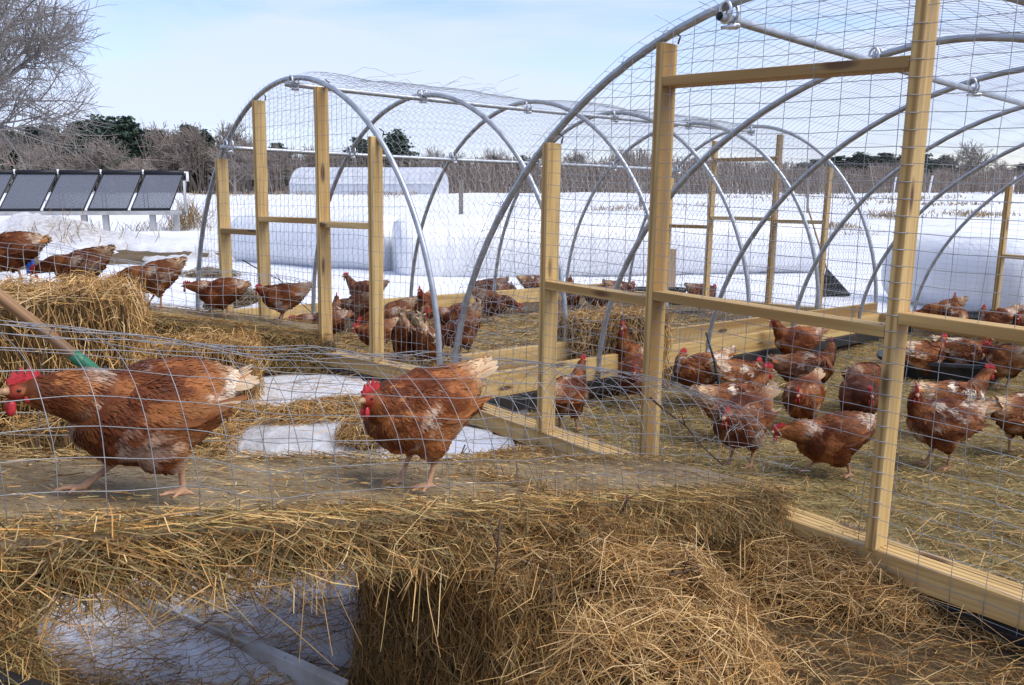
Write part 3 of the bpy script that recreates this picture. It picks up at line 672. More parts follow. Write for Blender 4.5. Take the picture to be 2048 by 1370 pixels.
# small hasp and hooks on the latch post of the near coop
mb = MB()
for h in np.arange(0.12, 1.75, 0.053): mb.tube([CB(2.405, -0.06, h), CB(2.43, -0.067, h), CB(2.452, -0.055, h)], 0.0016, 4)
mb.build('staple', M['wire'], rootB, False, orgB)['kind'] = 'stuff'
# bolts in the steel runner
for u in (1.15, 2.95): mb = MB(); q = CB(u, -0.02, -0.14); mb.tube([q, q - bB * 0.03, q - bB * 0.031, q - bB * 0.045], [0.013, 0.013, 0.007, 0.007], 8); mb.build('bolt', M['clamp'], rootB, True, orgB)

# ------------------------------------------------------------------ the ramps
def deck(name, pts4, th, label, n_bits, pal, zfn):
    c = sum(pts4) / 4; c = np.array([c[0], c[1], ground(c[0], c[1])]); root = thing(name, c, label, 'ramp', 'hen ramps')
    nu, nw = 60, 14; G = np.zeros((nu, nw, 3))
    for i in range(nu):
        for j in range(nw):
            s, t = i / (nu - 1), j / (nw - 1); G[i, j] = (pts4[0] * (1 - s) + pts4[1] * s) * (1 - t) + (pts4[3] * (1 - s) + pts4[2] * s) * t
    top = G.reshape(-1, 3).copy(); top[:, 2] += (fbm(top, 6, 5, 3) - 0.5) * 0.016
    bot = G.reshape(-1, 3).copy(); bot[:, 2] -= th
    V = np.concatenate([top, bot]); idn = np.arange(nu * nw).reshape(nu, nw); o = nu * nw; Fs = []
    q = np.stack([idn[:-1, :-1], idn[1:, :-1], idn[1:, 1:], idn[:-1, 1:]], -1).reshape(-1, 4); Fs.append(q[:, ::-1]); Fs.append(q + o)
    for e in (idn[0], idn[-1], idn[:, 0], idn[:, -1]): Fs.append(np.stack([e[:-1], e[1:], e[1:] + o, e[:-1] + o], 1))
    link('deck', npmesh('deck', V - c, np.concatenate(Fs), mats=[M['muddy']]), root)
    r1 = rng.random(n_bits); r2 = rng.random(n_bits); e = rng.random(n_bits) < 0.55; r2 = np.where(e, np.where(rng.random(n_bits) < 0.5, r2 * 0.16, 1 - r2 * 0.16), r2)
    P = (pts4[0][None] * (1 - r1)[:, None] + pts4[1][None] * r1[:, None]) * (1 - r2)[:, None] + (pts4[3][None] * (1 - r1)[:, None] + pts4[2][None] * r1[:, None]) * r2[:, None]
    P[:, 2] += 0.012 + 0.012 * rng.random(n_bits)
    D = rand_dirs(n_bits, 0.06); D[:, 2] -= (D[:, :2] @ rdir[:2]) * 0.27 * 0 + 0
    sl = unit(pts4[1] - pts4[0]); D[:, 2] += (D[:, :2] @ sl[:2]) * sl[2]
    L = 0.012 + 0.06 * rng.random(n_bits) ** 2.2; Wd = 0.0009 + 0.0019 * rng.random(n_bits) ** 1.5
    ne = 2600; s1_ = rng.random(ne); wv = np.abs(rng.normal(size=ne)) * 0.045 - 0.03; Pe = (pts4[0][None] * (1 - s1_)[:, None] + pts4[1][None] * s1_[:, None]) + unit(pts4[3] - pts4[0])[None] * wv[:, None]; Pe[:, 2] += 0.006 + 0.02 * rng.random(ne)
    De = rand_dirs(ne, 0.05); De[:, 2] += (De[:, :2] @ sl[:2]) * sl[2]
    straw_obj('hay_bits', [straw_mesh(P, D, L, Wd, pal, None, 0.06), straw_mesh(Pe, De, 0.04 + 0.11 * rng.random(ne) ** 1.5, 0.0012 + 0.0014 * rng.random(ne), np.concatenate([PAL_GREEN, PAL_GOLD]), None, 0.1)], root, c)
    return root
RL = 3.5; RW = 0.6
deck('ramp', [RB(RL, 0), RB(-0.12, 0), RB(-0.12, RW), RB(RL, RW)], 0.03, 'muddy plank ramp under the wire tunnel leading into the large coop', 14000, np.concatenate([PAL_DULL, PAL_GREEN, PAL_GOLD, PAL_PALE]), None)
def LBp(s, w, h=0): return S1 + l2 * s + lperp * w + np.array([0, 0, h])
deck('ramp', [LBp(-0.25, -0.3), LBp(1.06, -0.3), LBp(1.06, 0.25), LBp(-0.25, 0.25)], 0.04, 'hay covered ramp leading up from the smaller left coop', 6000, np.concatenate([PAL_GREEN, PAL_GOLD]), None)

# hay draped along the ramp edges (a flake of hay below the deck)
def drape(name, fn, s0, s1, w0, n, pal, label, depth, outward, lr, wr, skip=None, top=0.0, parent=None):
    s = s0 + (s1 - s0) * rng.random(n)
    if skip: s = s[[not skip(x) for x in s]]; n = len(s)
    dz = rng.random(n) ** 1.4 * depth
    P = np.array([fn(a, w0) for a in s]) + outward[None] * (rng.normal(size=(n, 1)) * 0.025 + 0.03 * (dz / depth)[:, None] - 0.01); P[:, 2] += top - dz - 0.02
    D = rand_dirs(n, 0.3) * 0.9 + outward[None] * 0.25; D[:, 2] = -np.abs(D[:, 2]) - 0.6 * rng.random(n) * (dz > 0.02); D[:, 2] *= np.sign(D @ outward)
    L = lr[0] + (lr[1] - lr[0]) * rng.random(n) ** 1.7; Wd = wr[0] + (wr[1] - wr[0]) * rng.random(n)
    return straw_mesh(P, D, L, Wd, pal, np.tile(outward[None], (n, 1)), 0.25)
out_near = -rperp
def slab(name, fn, s0, s1, w0, w1, th, label, n, pal, seed):
    """flake of baled hay lying under the deck"""
    c = (fn(s0, w0) + fn(s1, w1)) / 2; root = thing(name, (c[0], c[1], c[2] - th), label, 'hay', 'hay under the ramps'); org = (c[0], c[1], c[2] - th)
    nu = 50; ring = []
    prof = [(w0, -0.032), (w0 - 0.025, -0.05), (w0 - 0.03, -th * 0.55), (w0 + 0.0, -th * 0.9), ((w0 + w1) / 2, -th * 1.05), (w1, -th * 0.9), (w1 + 0.03, -th * 0.5), (w1, -0.032)]
    V = []
    for i in range(nu):
        s = s0 + (s1 - s0) * i / (nu - 1)
        for (w, h) in prof:
            p = fn(s, w); nz = mnoise.noise(Vector((s * 6, w * 8, h * 20 + seed))) * 0.03; V.append(p + np.array([0, 0, h + nz * (0 if h > -0.04 else 1)]) + rperp * nz * 0.6)
    k = len(prof); idn = np.arange(nu * k).reshape(nu, k); nx = np.roll(idn, -1, 1)
    Fs = np.stack([idn[:-1], idn[1:], nx[1:], nx[:-1]], -1).reshape(-1, 4)
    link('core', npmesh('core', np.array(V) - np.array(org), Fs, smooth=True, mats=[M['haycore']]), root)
    nrm = unit(fn(s0, w1) - fn(s0, w0))
    parts = [drape('', fn, s0, s1, w0 - 0.02, n, pal, '', th, -nrm, (0.04, 0.18), (0.0012, 0.0027), top=0.012), drape('', fn, s0, s1, w1 + 0.01, n // 3, pal, '', th, nrm, (0.05, 0.2), (0.0018, 0.0038), top=0.0)]
    straw_obj('straw', parts, root, org)
    return root
slab('hay_flake', RB, 0.02, RL - 0.3, 0.02, RW - 0.02, 0.10, 'long flake of hay hanging below the near edge of the front ramp', 15000, np.concatenate([PAL_GOLD, PAL_GREEN * 0.75, PAL_DULL, PAL_GOLD * 0.7]), 1)  # dimmed palettes put the shade under the deck edge into the straw colour
slab('hay_flake', lambda s, w: LBp(s, w), -0.2, 1.08, -0.32, 0.27, 0.27, 'thick dark hay hanging along the ramp to the left coop', 9000, np.concatenate([PAL_GREEN, PAL_GOLD, PAL_DULL]), 5)

# ------------------------------------------------------------------ bales and heaps
hd = atan2(rdir[1], rdir[0])
bc = RB(1.52, 0.08); gz = ground(bc[0], bc[1]); ch_ = at(1010, 1200, 1.62)
hay_bale('hay_bale', (bc[0], bc[1], gz), atan2(bB[1], bB[0]) + pi / 2, (0.60, 0.46, bc[2] - gz - 0.06), 'big shaggy hay bale propping up the front ramp', 20000,
    np.concatenate([PAL_GOLD, PAL_GOLD * 0.75, PAL_DULL, PAL_GOLD * 0.6]), 'hay bales', 0.8, (0.05, 0.2), (0.0011, 0.0026))
p = on(1180, 1340); hay_heap('hay_heap', (0.30, 1.86, 0.40, 0.30, 0.44, 0.6), 'pale loose hay spilling from the right end of the big bale', 14000, np.concatenate([PAL_PALE, PAL_PALE, PAL_GOLD]), (0.05, 0.2), (0.0011, 0.0025), 'hay heaps', 1.6, 1.4)
p = on(1560, 1160); hay_heap('hay_heap', (p[0] - 0.03, p[1] + 0.1, 0.62, 0.36, 0.13, -0.5), 'low spread of golden hay outside the front sill', 9000, np.concatenate([PAL_GOLD, PAL_PALE]), (0.06, 0.24), (0.0014, 0.003), 'hay heaps', 1.5, 0.3)
# heap under the upper end of the ramp
q = RB(2.86, 0.0); gq = ground(q[0], q[1])
hay_heap('hay_heap', (q[0] - 0.06, q[1] - 0.0, 0.36, 0.42, q[2] - gq - 0.10, hd), 'grey green tangled hay heaped below the upper end of the ramp', 11000, np.concatenate([PAL_DULL, PAL_GREEN, PAL_GOLD]), (0.04, 0.16), (0.001, 0.0024), 'hay heaps', 1.5, 0.6)
# bales stacked behind the ramp on the left
def bale_at(px, py, z, ax, size, label, n, pal, **k):
    c = at(px, py, z); base = k.pop('base', None); bz = (ground(c[0], c[1]) if base is None else base)
    return hay_bale('hay_bale', (c[0], c[1], bz), ax, size, label, n, pal, 'hay bales', **k)
b1 = at(60, 900, 3.15); bz1 = ground(b1[0], b1[1])
bale_at(40, 900, 3.15, hd + 0.1, (0.85, 0.46, 0.44), 'hay bale behind the upper ramp seen below the walking hen', 4200, np.concatenate([PAL_GOLD, PAL_PALE, PAL_DULL]), fuzz=1.6)
bale_at(30, 700, 3.35, hd + 0.25, (0.8, 0.46, 0.42), 'hay bale below the wooden handle on top of a lower bale', 3800, np.concatenate([PAL_GOLD, PAL_PALE]), fuzz=1.5, base=bz1 + 0.445)
b2 = at(50, 650, 4.25); bz2 = ground(b2[0], b2[1])
hay_bale('hay_bale', (b2[0], b2[1] + 0.1, bz2), hd - 0.05, (0.95, 0.5, 0.33), 'lower hidden hay bale carrying the big bale at left', 1500, PAL_GOLD, 'hay bales')
hay_bale('hay_bale', (b2[0], b2[1] + 0.1, bz2 + 0.33), hd - 0.05, (0.92, 0.48, 0.42), 'big shaggy hay bale on the left below the upper file of hens', 7000, np.concatenate([PAL_GOLD, PAL_PALE, PAL_GOLD]), 'hay bales', 1.7, (0.06, 0.24), (0.0022, 0.0045))
b3 = at(385, 690, 5.1); bz3 = ground(b3[0], b3[1])
hay_bale('hay_bale', (b3[0], b3[1], bz3), hd - 0.45, (0.68, 0.42, 0.36), 'pale hay bale tucked under the ramp to the left coop', 4500, np.concatenate([PAL_PALE, PAL_GOLD]), 'hay bales', 1.6, (0.06, 0.22), (0.0025, 0.005))
b4 = at(1222, 700, 5.95); hay_bale('hay_bale', (b4[0], b4[1], ground(b4[0], b4[1])), atan2(bB[1], bB[0]) - 0.25, (0.74, 0.36, 0.52), 'straw bale wedged between the two coops behind the near posts', 5000, np.concatenate([PAL_PALE, PAL_PALE, PAL_GOLD]), 'hay bales', 1.2, (0.06, 0.2), (0.0025, 0.005))
for (px, py, rx, ry, h, lab) in ((470, 602, 0.34, 0.22, 0.16, 'weathered tuft of old hay lying on snow beside the left post'), (420, 552, 0.4, 0.25, 0.1, 'flat weathered hay scrap on the snow mound'),
                                 (1090, 600, 0.2, 0.16, 0.06, 'small scrap of hay by the back board of the left coop')):
    p = on(px, py, surf); hay_heap('hay_heap', (p[0], p[1], rx, ry, h, 0.2), lab, 700, PAL_DULL, (0.05, 0.18), (0.004, 0.007), 'hay heaps', base=p[2] - 0.02)
for (px, py, rx, ry, h, lab) in ((480, 858, 0.36, 0.26, 0.08, 'hay strewn on ice between the two hens on the ramp'), (655, 830, 0.34, 0.16, 0.06, 'small heap of hay on the grey ice'), (735, 872, 0.12, 0.12, 0.07, 'hay tuft just in front of the hunched hen'),
                                 (690, 728, 0.5, 0.16, 0.06, 'dark hay scattered under the sill of the left coop'), (1040, 925, 0.3, 0.1, 0.05, 'hay wisps along the runner of the large coop'), (330, 900, 0.5, 0.3, 0.12, 'hay behind the legs of the walking hen')):
    p = on(px, py, surf); hay_heap('hay_heap', (p[0], p[1], rx, ry, h, 0.5), lab, 2200, np.concatenate([PAL_GOLD, PAL_PALE]), (0.05, 0.2), (0.0022, 0.0045), 'hay heaps', base=p[2] - 0.01)
# single long straws lying on the hay and across the sill
def long_straws(n, fn, name, label):
    V = []
    for k in range(n):
        p, d = fn(); V.append((p, d))
    P = np.array([v[0] for v in V]); D = np.array([v[1] for v in V]); L = 0.14 + 0.2 * rng.random(n); Wd = 0.0016 + 0.0014 * rng.random(n)
    tag(straw_obj(name, [straw_mesh(P, D, L, Wd, PAL_PALE * 1.05, np.tile([[0, 0, 1.0]], (n, 1)), 0.35)]), label, 'straw', kind='stuff')
def f1():
    s = random.uniform(0.1, 2.3); p = RB(s, -0.03 - 0.05 * random.random(), -0.09 - 0.1 * random.random()); d = out_near * random.uniform(0.1, 0.5) + rdir * random.uniform(-1, 1) + np.array([0, 0, random.uniform(-1.2, -0.2)]); return p, d
long_straws(40, f1, 'loose_hay', 'long pale straws hanging from the ramp edge')
def f2():
    x, y = random.uniform(0.3, 2.2), random.uniform(1.9, 3.3); a = random.uniform(0, 2 * pi); return np.array([x, y, ground(x, y) + random.uniform(0.03, 0.12)]), np.array([cos(a), sin(a), random.uniform(-0.2, 0.35)])
long_straws(260, f2, 'loose_hay', 'long golden straws tangled on the ground before the large coop')

# ------------------------------------------------------------------ wire tunnels over the ramps
def tunnel(fn, s0, s1, w0, w1, hfun, ds, da, r, label, seed, amp, m):
    c = fn((s0 + s1) / 2, (w0 + w1) / 2); root = thing('wire_tunnel', c, label, 'wire tunnel', 'wire tunnels'); mid, hw = (w0 + w1) / 2, (w1 - w0) / 2
    def pt(s, t):
        ct, st = cos(t), sin(t); return fn(s, mid - hw * math.copysign(abs(ct) ** 0.75, ct), hfun(s) * st ** 0.8 if st > 0 else 0)
    ths = np.linspace(0, pi, 26); ln = []
    ss = np.arange(s0, s1, ds)
    for s in ss: ln.append(jit(np.array([pt(s, t) for t in ths]), amp, 4.5, seed))
    P = np.array([pt((s0 + s1) / 2, t) for t in np.linspace(0, pi, 200)]); d = np.concatenate([[0], np.cumsum(np.linalg.norm(np.diff(P, axis=0), axis=1))])
    lw = []
    for q in np.arange(0.01, d[-1], da):
        t = np.interp(q, d, np.linspace(0, pi, 200)); lw.append(jit(np.array([pt(s, t) for s in np.arange(s0, s1, ds / 2)]), amp, 4.5, seed))
    wire_obj('cross_wires', ln, r, root, c, m, 4); wire_obj('long_wires', lw, r, root, c, m, 4)
    return root
def hB_t(s): return np.interp(s, [-0.2, 0.0, 0.5, 1.2, 2.0, 3.2], [0.22, 0.33, 0.38, 0.36, 0.32, 0.29])
tunnel(RB, -0.14, RL, 0.03, RW - 0.03, hB_t, 0.078, 0.055, 0.0009, 'bent tunnel of welded wire mesh arching over the front ramp', 61, 0.02, 'wire_near')
tunnel(lambda s, w, h=0: LBp(s, w, h), -0.2, 1.05, -0.28, 0.22, lambda s: 0.33 + 0.02 * sin(s * 9), 0.045, 0.06, 0.0012, 'wire mesh tunnel arching over the hens on the left ramp', 71, 0.03, 'wire')
# frayed ends of the tunnel inside the coop
fr = []
for k in range(30):
    w = random.uniform(0.05, RW - 0.05); p = RB(-0.12, w, random.uniform(0.02, 0.3)); q = [p]
    for j in range(4): q.append(q[-1] + rdir * 0.03 + rng.normal(size=3) * 0.022)
    fr.append(np.array(q))
c = RB(-0.12, 0.3); tg = thing('wire_ends', c, 'frayed wire ends where the tunnel enters the large coop', 'wire'); wire_obj('wires', fr, 0.0011, tg, c, 'wire_near', 4)

# ------------------------------------------------------------------ hens
def ellipsoid(mb, c, rx, ry, rz, Mx, nu=14, nv=9):
    V = []; Fs = []
    for i in range(nv + 1):
        th = pi * i / nv
        for k in range(nu):
            a = 2 * pi * k / nu; V.append(Vector(c) + Mx @ Vector((rx * cos(th), ry * sin(th) * cos(a), rz * sin(th) * sin(a))))
    for i in range(nv):
        for k in range(nu): Fs.append([i * nu + k, i * nu + (k + 1) % nu, (i + 1) * nu + (k + 1) % nu, (i + 1) * nu + k])
    mb.add(V, Fs)
def fuse(mb, voxel, it):
    me = npmesh('tmp', mb.v, mb.f); o = bpy.data.objects.new('tmp', me); C.objects.link(o)
    r = o.modifiers.new('r', 'REMESH'); r.mode = 'VOXEL'; r.voxel_size = voxel; r.adaptivity = 0
    s = o.modifiers.new('s', 'SMOOTH'); s.iterations = it; s.factor = 0.5
    dg = bpy.context.evaluated_depsgraph_get(); me2 = bpy.data.meshes.new_from_object(o.evaluated_get(dg))
    bpy.data.objects.remove(o); bpy.data.meshes.remove(me); return me2
STN = [(-0.205, 0.325, 0.020, 0.014), (-0.175, 0.302, 0.042, 0.024), (-0.140, 0.275, 0.062, 0.042), (-0.10, 0.246, 0.082, 0.064), (-0.05, 0.222, 0.097, 0.082), (0.0, 0.212, 0.101, 0.089), (0.045, 0.213, 0.094, 0.086), (0.085, 0.228, 0.078, 0.072)]
POSES = {   # head position, body pitch (deg, + = breast down), tail lift, leg feet (x) , drop (sit), head yaw
    'walk': dict(head=(0.248, 0.215, 0.0), pitch=3, tail=-0.045, feet=(0.095, -0.085), drop=0.0, yaw=0, low=0.04),
    'tuck': dict(head=(0.170, 0.262, 0.03), pitch=-2, low=0.012, tail=0.0, feet=(0.02, -0.012), drop=0.0, yaw=14),
    'stand': dict(head=(0.180, 0.372, 0.0), pitch=-10, tail=0.01, feet=(0.03, -0.02), drop=0.0, yaw=0),
    'look': dict(head=(0.145, 0.365, 0.03), pitch=-12, tail=0.0, feet=(0.02, -0.03), drop=0.0, yaw=65),
    'alert': dict(head=(0.135, 0.430, 0.0), pitch=-22, tail=-0.03, feet=(0.02, -0.01), drop=0.0, yaw=0),
    'peck': dict(head=(0.255, 0.075, 0.0), pitch=22, tail=0.02, feet=(0.02, -0.05), drop=0.0, yaw=0),
    'low': dict(head=(0.270, 0.175, 0.0), pitch=10, tail=-0.02, feet=(0.05, -0.06), drop=0.0, yaw=0),
    'preen': dict(head=(0.03, 0.300, -0.115), pitch=-6, tail=0.02, feet=(0.01, -0.01), drop=0.0, yaw=200),
    'sit': dict(head=(0.165, 0.330, 0.0), pitch=-4, tail=0.0, feet=(0.02, -0.02), drop=0.09, yaw=0)}
MID = np.array([0.142, 0.037, 0.0095]); DARK = np.array([0.075, 0.022, 0.009]); BUFF = np.array([0.36, 0.14, 0.042]); CREAM = np.array([0.62, 0.45, 0.28]); WHITE = np.array([0.70, 0.63, 0.54])
RED = np.array([0.30, 0.032, 0.026]); LEG = np.array([0.46, 0.26, 0.15])
def make_hen(pose, seed, voxel=0.0055, pale=0.5, nfe=1500):
    ps = POSES[pose]; rg = np.random.default_rng(seed); pit = radians(ps['pitch']); cp, sp = cos(pit), sin(pit)
    def body(x, z):     # pitch about the hips
        dx, dz = x, z - 0.19; return (dx * cp + dz * sp, -dx * sp + dz * cp + 0.19 - ps.get('low', 0.0))
    path = []           # (pos, hh, hw)
    for i, (x, z, hh, hw) in enumerate(STN):
        hh *= 1.13; hw *= 1.12; z += 0.004
        if i < 3: z += ps['tail'] * (3 - i) / 3
        bx, bz = body(x, z); path.append((Vector((bx, 0, bz)), hh, hw))
    head = Vector((ps['head'][0], ps['head'][2], ps['head'][1])); yaw = radians(ps['yaw']); hdir = Vector((cos(yaw), sin(yaw), -0.12 if pose not in ('peck', 'low') else -0.75)).normalized()
    p0 = path[-1][0]; p3 = head - hdir * 0.012; dn = (p3 - p0).length; p1 = p0 + Vector((0.55, 0, 0.45)).normalized() * dn * 0.35; p2 = p3 - (hdir * 0.45 + Vector((0, 0, 0.75 if pose not in ('peck', 'low', 'walk') else 0.1))).normalized() * dn * 0.35
    for k in range(1, 9):
        t = k / 8; p = p0 * (1 - t) ** 3 + p1 * 3 * t * (1 - t) ** 2 + p2 * 3 * t * t * (1 - t) + p3 * t ** 3
        r = np.interp(t, [0, 0.25, 0.5, 0.75, 1], [0.074, 0.064, 0.052, 0.039, 0.026] if pose in ('walk', 'tuck', 'low') else [0.072, 0.058, 0.045, 0.034, 0.024]); path.append((p, r, r * 0.9))
    # dense chain
    mb = MB(); cent, tang = [], []
    for i in range(len(path) - 1):
        for s in (0.0, 0.33, 0.67):
            a, b_ = path[i], path[i + 1]; p = a[0].lerp(b_[0], s); hh = a[1] + (b_[1] - a[1]) * s; hw = a[2] + (b_[2] - a[2]) * s
            nxt = path[min(i + 2, len(path) - 1)][0]; t = ((b_[0] - a[0]).normalized() * (1 - s) + ((nxt - b_[0]) if (nxt - b_[0]).length > 1e-5 else (b_[0] - a[0])).normalized() * s).normalized()
            side = Vector((0, 1, 0)) if abs(t.y) < 0.8 else Vector((1, 0, 0)); up = t.cross(side).normalized(); up = -up; sd_ = up.cross(t).normalized()
            Mx = Matrix((t, sd_, up)).transposed(); ellipsoid(mb, p, max(0.022, hh * 0.55), hw, hh, Mx); cent.append(p); tang.append(t)
    hm = Matrix((hdir, Vector((0, 0, 1)).cross(hdir).normalized(), hdir.cross(Vector((0, 0, 1)).cross(hdir).normalized()))).transposed()
    ellipsoid(mb, head, 0.027, 0.0175, 0.0195, hm); ellipsoid(mb, head + hdir * 0.017 - Vector((0, 0, 0.003)), 0.014, 0.0105, 0.0115, hm)
    I3 = Matrix.Identity(3)
    for sg in (-1, 1):
        bx, bz = body(-0.02, 0.24); Rw = Matrix.Rotation(pit - 0.16, 3, 'Y'); ellipsoid(mb, (bx, sg * 0.074, bz), 0.098, 0.022, 0.058, Rw)
        bx, bz = body(-0.085, 0.235); ellipsoid(mb, (bx, sg * 0.058, bz), 0.07, 0.02, 0.035, Rw)
    legs = []
    for sg, fx in zip((-1, 1), ps['feet']):
        dr = ps['drop']; hx, hz = body(-0.012, 0.16); y = sg * 0.043
        ellipsoid(mb, (hx, sg * 0.05, hz), 0.058, 0.036, 0.062, I3)
        kx = fx * 0.5 - 0.028; kz = 0.098 - 0.6 * ps.get('low', 0.0)
        foot = Vector((fx, y, 0.009)); hock = Vector((kx, y, kz)); ellipsoid(mb, Vector((hx * 0.5 + kx * 0.5, y, 0.125 - 0.8 * ps.get('low', 0.0))), 0.034, 0.024, 0.042, I3)
        if dr < 0.05:
            mb.tube([(hx * 0.4 + kx * 0.6, y, 0.13 - 0.8 * ps.get('low', 0.0)), hock, foot.lerp(hock, 0.5), foot], [0.02, 0.0105, 0.0078, 0.0088], 8); legs.append((hock, foot))
            for an, ln in ((-0.62, 0.046), (0.0, 0.056), (0.62, 0.046), (pi - 0.3 * sg, 0.024)):
                d = Vector((cos(an), sin(an), 0)); mb.tube([foot, foot + d * ln * 0.5 + Vector((0, 0, 0.002)), foot + d * ln - Vector((0, 0, 0.003))], [0.0074, 0.0062, 0.0045], 6)
                legs.append((foot, foot + d * ln))
    me = fuse(mb, voxel, 3)
    n = len(me.vertices); P = np.zeros(n * 3, np.float32); me.vertices.foreach_get('co', P); P = P.reshape(-1, 3).astype(float)
    Nn = np.zeros(n * 3, np.float32); me.vertices.foreach_get('normal', Nn); Nn = Nn.reshape(-1, 3).astype(float)
    CE = np.array([c[:] for c in cent]); TA = np.array([t[:] for t in tang])
    def info(Pq):
        d = np.linalg.norm(Pq[:, None] - CE[None], axis=2); i = d.argmin(1); return i / (len(CE) - 1), TA[i]
    def colour(Pq):
        k, _ = info(Pq); q = Pq + seed * 3.7
        f1 = np.clip((fbm(q * np.array([0.6, 1, 1]), 22, seed, 3) - 0.5) * 2.0 + 0.5, 0, 1); f2 = np.clip((fbm(q, 13, seed + 5, 3) - 0.5) * 1.7 + 0.5, 0, 1); f3 = fbm(q * np.array([0.45, 1, 1]), 70, seed + 9, 2)
        c = MID[None] * (0.65 + 0.7 * f1)[:, None]
        def mixto(c, t, w): return c * (1 - w)[:, None] + np.asarray(t)[None] * w[:, None]
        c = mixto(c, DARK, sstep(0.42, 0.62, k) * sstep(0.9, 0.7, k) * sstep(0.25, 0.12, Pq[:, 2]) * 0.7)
        c = mixto(c, BUFF, sstep(0.45, 0.75, f1) * 0.55)
        rear = sstep(0.30, 0.05, k); c = mixto(c, BUFF, rear * (0.35 + 0.5 * pale)); c = mixto(c, CREAM, sstep(0.17, 0.03, k) * 0.85)
        thigh = np.exp(-((Pq[:, 0] + 0.07) / 0.06) ** 2 - ((Pq[:, 2] - 0.15) / 0.05) ** 2); c = mixto(c, BUFF * 1.15, thigh * 0.7 * sstep(0.3, 0.55, f2))
        c = mixto(c, CREAM, thigh * sstep(0.5, 0.9, f2 * 0.4 + f1 * 0.6) * pale * 0.8)
        back = sstep(0.68 - 0.10 * pale, 0.86 - 0.10 * pale, f2 * 0.75 + f1 * 0.25) * sstep(0.78, 0.6, k) * (0.3 + 0.7 * sstep(0.13, 0.21, Pq[:, 2])); c = mixto(c, WHITE * 0.6 + CREAM * 0.4, back * min(0.95, 0.5 + 0.7 * pale))
        c = mixto(c, BUFF * 1.2, sstep(0.62, 0.72, f3) * sstep(0.5, 0.65, k) * 0.6)
        return c * (0.8 + 0.4 * f3)[:, None]
    col = colour(P)
    hd_ = np.linalg.norm(P - np.array(head[:]), axis=1); fw = (P - np.array(head[:])) @ np.array(hdir[:])
    face = 0.8 * sstep(0.028, 0.022, hd_) * sstep(0.001, 0.009, fw) * sstep(0.018, 0.008, (P - np.array(head[:]))[:, 2]); col = col * (1 - face)[:, None] + RED[None] * face[:, None]
    lg = np.full(n, 9.0)
    for (a, b_) in legs:
        a = np.array(a[:]); b_ = np.array(b_[:]); ab = b_ - a; t = np.clip(((P - a) @ ab) / (ab @ ab), 0, 1); lg = np.minimum(lg, np.linalg.norm(P - a - t[:, None] * ab, axis=1))
    isleg = sstep(0.022, 0.014, lg) * sstep(0.105, 0.09, P[:, 2]); f = fbm(P, 90, 2, 2); col = col * (1 - isleg)[:, None] + (LEG[None] * (0.6 + 0.7 * f)[:, None]) * isleg[:, None]
    sit_shift = np.array([0, 0, -ps['drop']])
    ca = me.color_attributes.new('Col', 'FLOAT_COLOR', 'POINT'); c4 = np.ones((n, 4), np.float32); c4[:, :3] = col; ca.data.foreach_set('color', c4.ravel())
    me.materials.clear(); me.materials.append(M['feather']); me.polygons.foreach_set('use_smooth', [True] * len(me.polygons))
    if ps['drop']: me.vertices.foreach_set('co', (P + sit_shift).astype(np.float32).ravel())
    me.name = 'hen_body'; me.update()
    # plumage
    ok = np.where((isleg < 0.05) & (hd_ > 0.03) & (P[:, 2] > 0.085 - 0.7 * ps.get('low', 0.0)) & (lg > 0.02))[0]; pk = rg.choice(ok, min(nfe, len(ok)), replace=False)
    fp, fn_ = P[pk], Nn[pk]; k, tg = info(fp); fl_ = -tg + np.array([0, 0, -0.28])[None] + rg.normal(size=(len(pk), 3)) * 0.16; fl_ -= fn_ * np.sum(fl_ * fn_, 1, keepdims=True); fl_ /= np.linalg.norm(fl_, axis=1, keepdims=True) + 1e-9
    fs = sqrt(1500 / nfe); L = np.where(k > 0.62, 0.024, np.where(k < 0.2, 0.05, 0.034)) * (0.75 + 0.5 * rg.random(len(pk))) * (0.4 + 0.6 * fs); W_ = np.where(k > 0.62, 0.007, 0.013) * (0.8 + 0.4 * rg.random(len(pk))) * fs
    fcol = (colour(fp + rg.normal(size=fp.shape) * 0.004) * 0.5 + colour(fp) * 0.5) * (0.84 + 0.32 * rg.random((len(pk), 1)))
    base = [fp - fn_ * 0.002]
    # wing and tail quills
    ex_p, ex_n, ex_d, ex_L, ex_W, ex_c = [], [], [], [], [], []
    for sg in (-1, 1):
        for j in range(11):
            bx, bz = body(-0.02 - 0.010 * j, 0.205 + 0.004 * j); d = body(-1, 0.19 + 0.03 + 0.012 * j); o0 = body(0, 0.19)
            ex_p.append((bx, sg * (0.098 - 0.0028 * j), bz)); ex_n.append((0, sg, 0.25)); ex_d.append((d[0] - o0[0], -sg * 0.12, d[1] - o0[1])); ex_L.append(0.06 + 0.003 * j); ex_W.append(0.011); c = colour(np.array([[bx, sg * 0.09, bz]]))[0]
            ex_c.append(c * rg.uniform(0.6, 1.1) if rg.random() > 0.18 * pale else CREAM * 0.7)
    tb = path[1][0]; td = (path[0][0] - path[2][0]).normalized()
    for j in range(26):
        a = (j / 25 - 0.5) * 2; d = td + Vector((0, a * 0.30, 0.18 - 0.35 * abs(a))); ex_p.append((tb + Vector((0, a * 0.02, 0.012 - 0.02 * abs(a))))[:]); ex_n.append((0.1, a, 0.55)); ex_d.append(d[:]); ex_L.append(rg.uniform(0.052, 0.08)); ex_W.append(0.015)
        ex_c.append((CREAM * rg.uniform(0.7, 1.0) if rg.random() < 0.45 + 0.4 * pale else BUFF * rg.uniform(0.9, 1.5)))
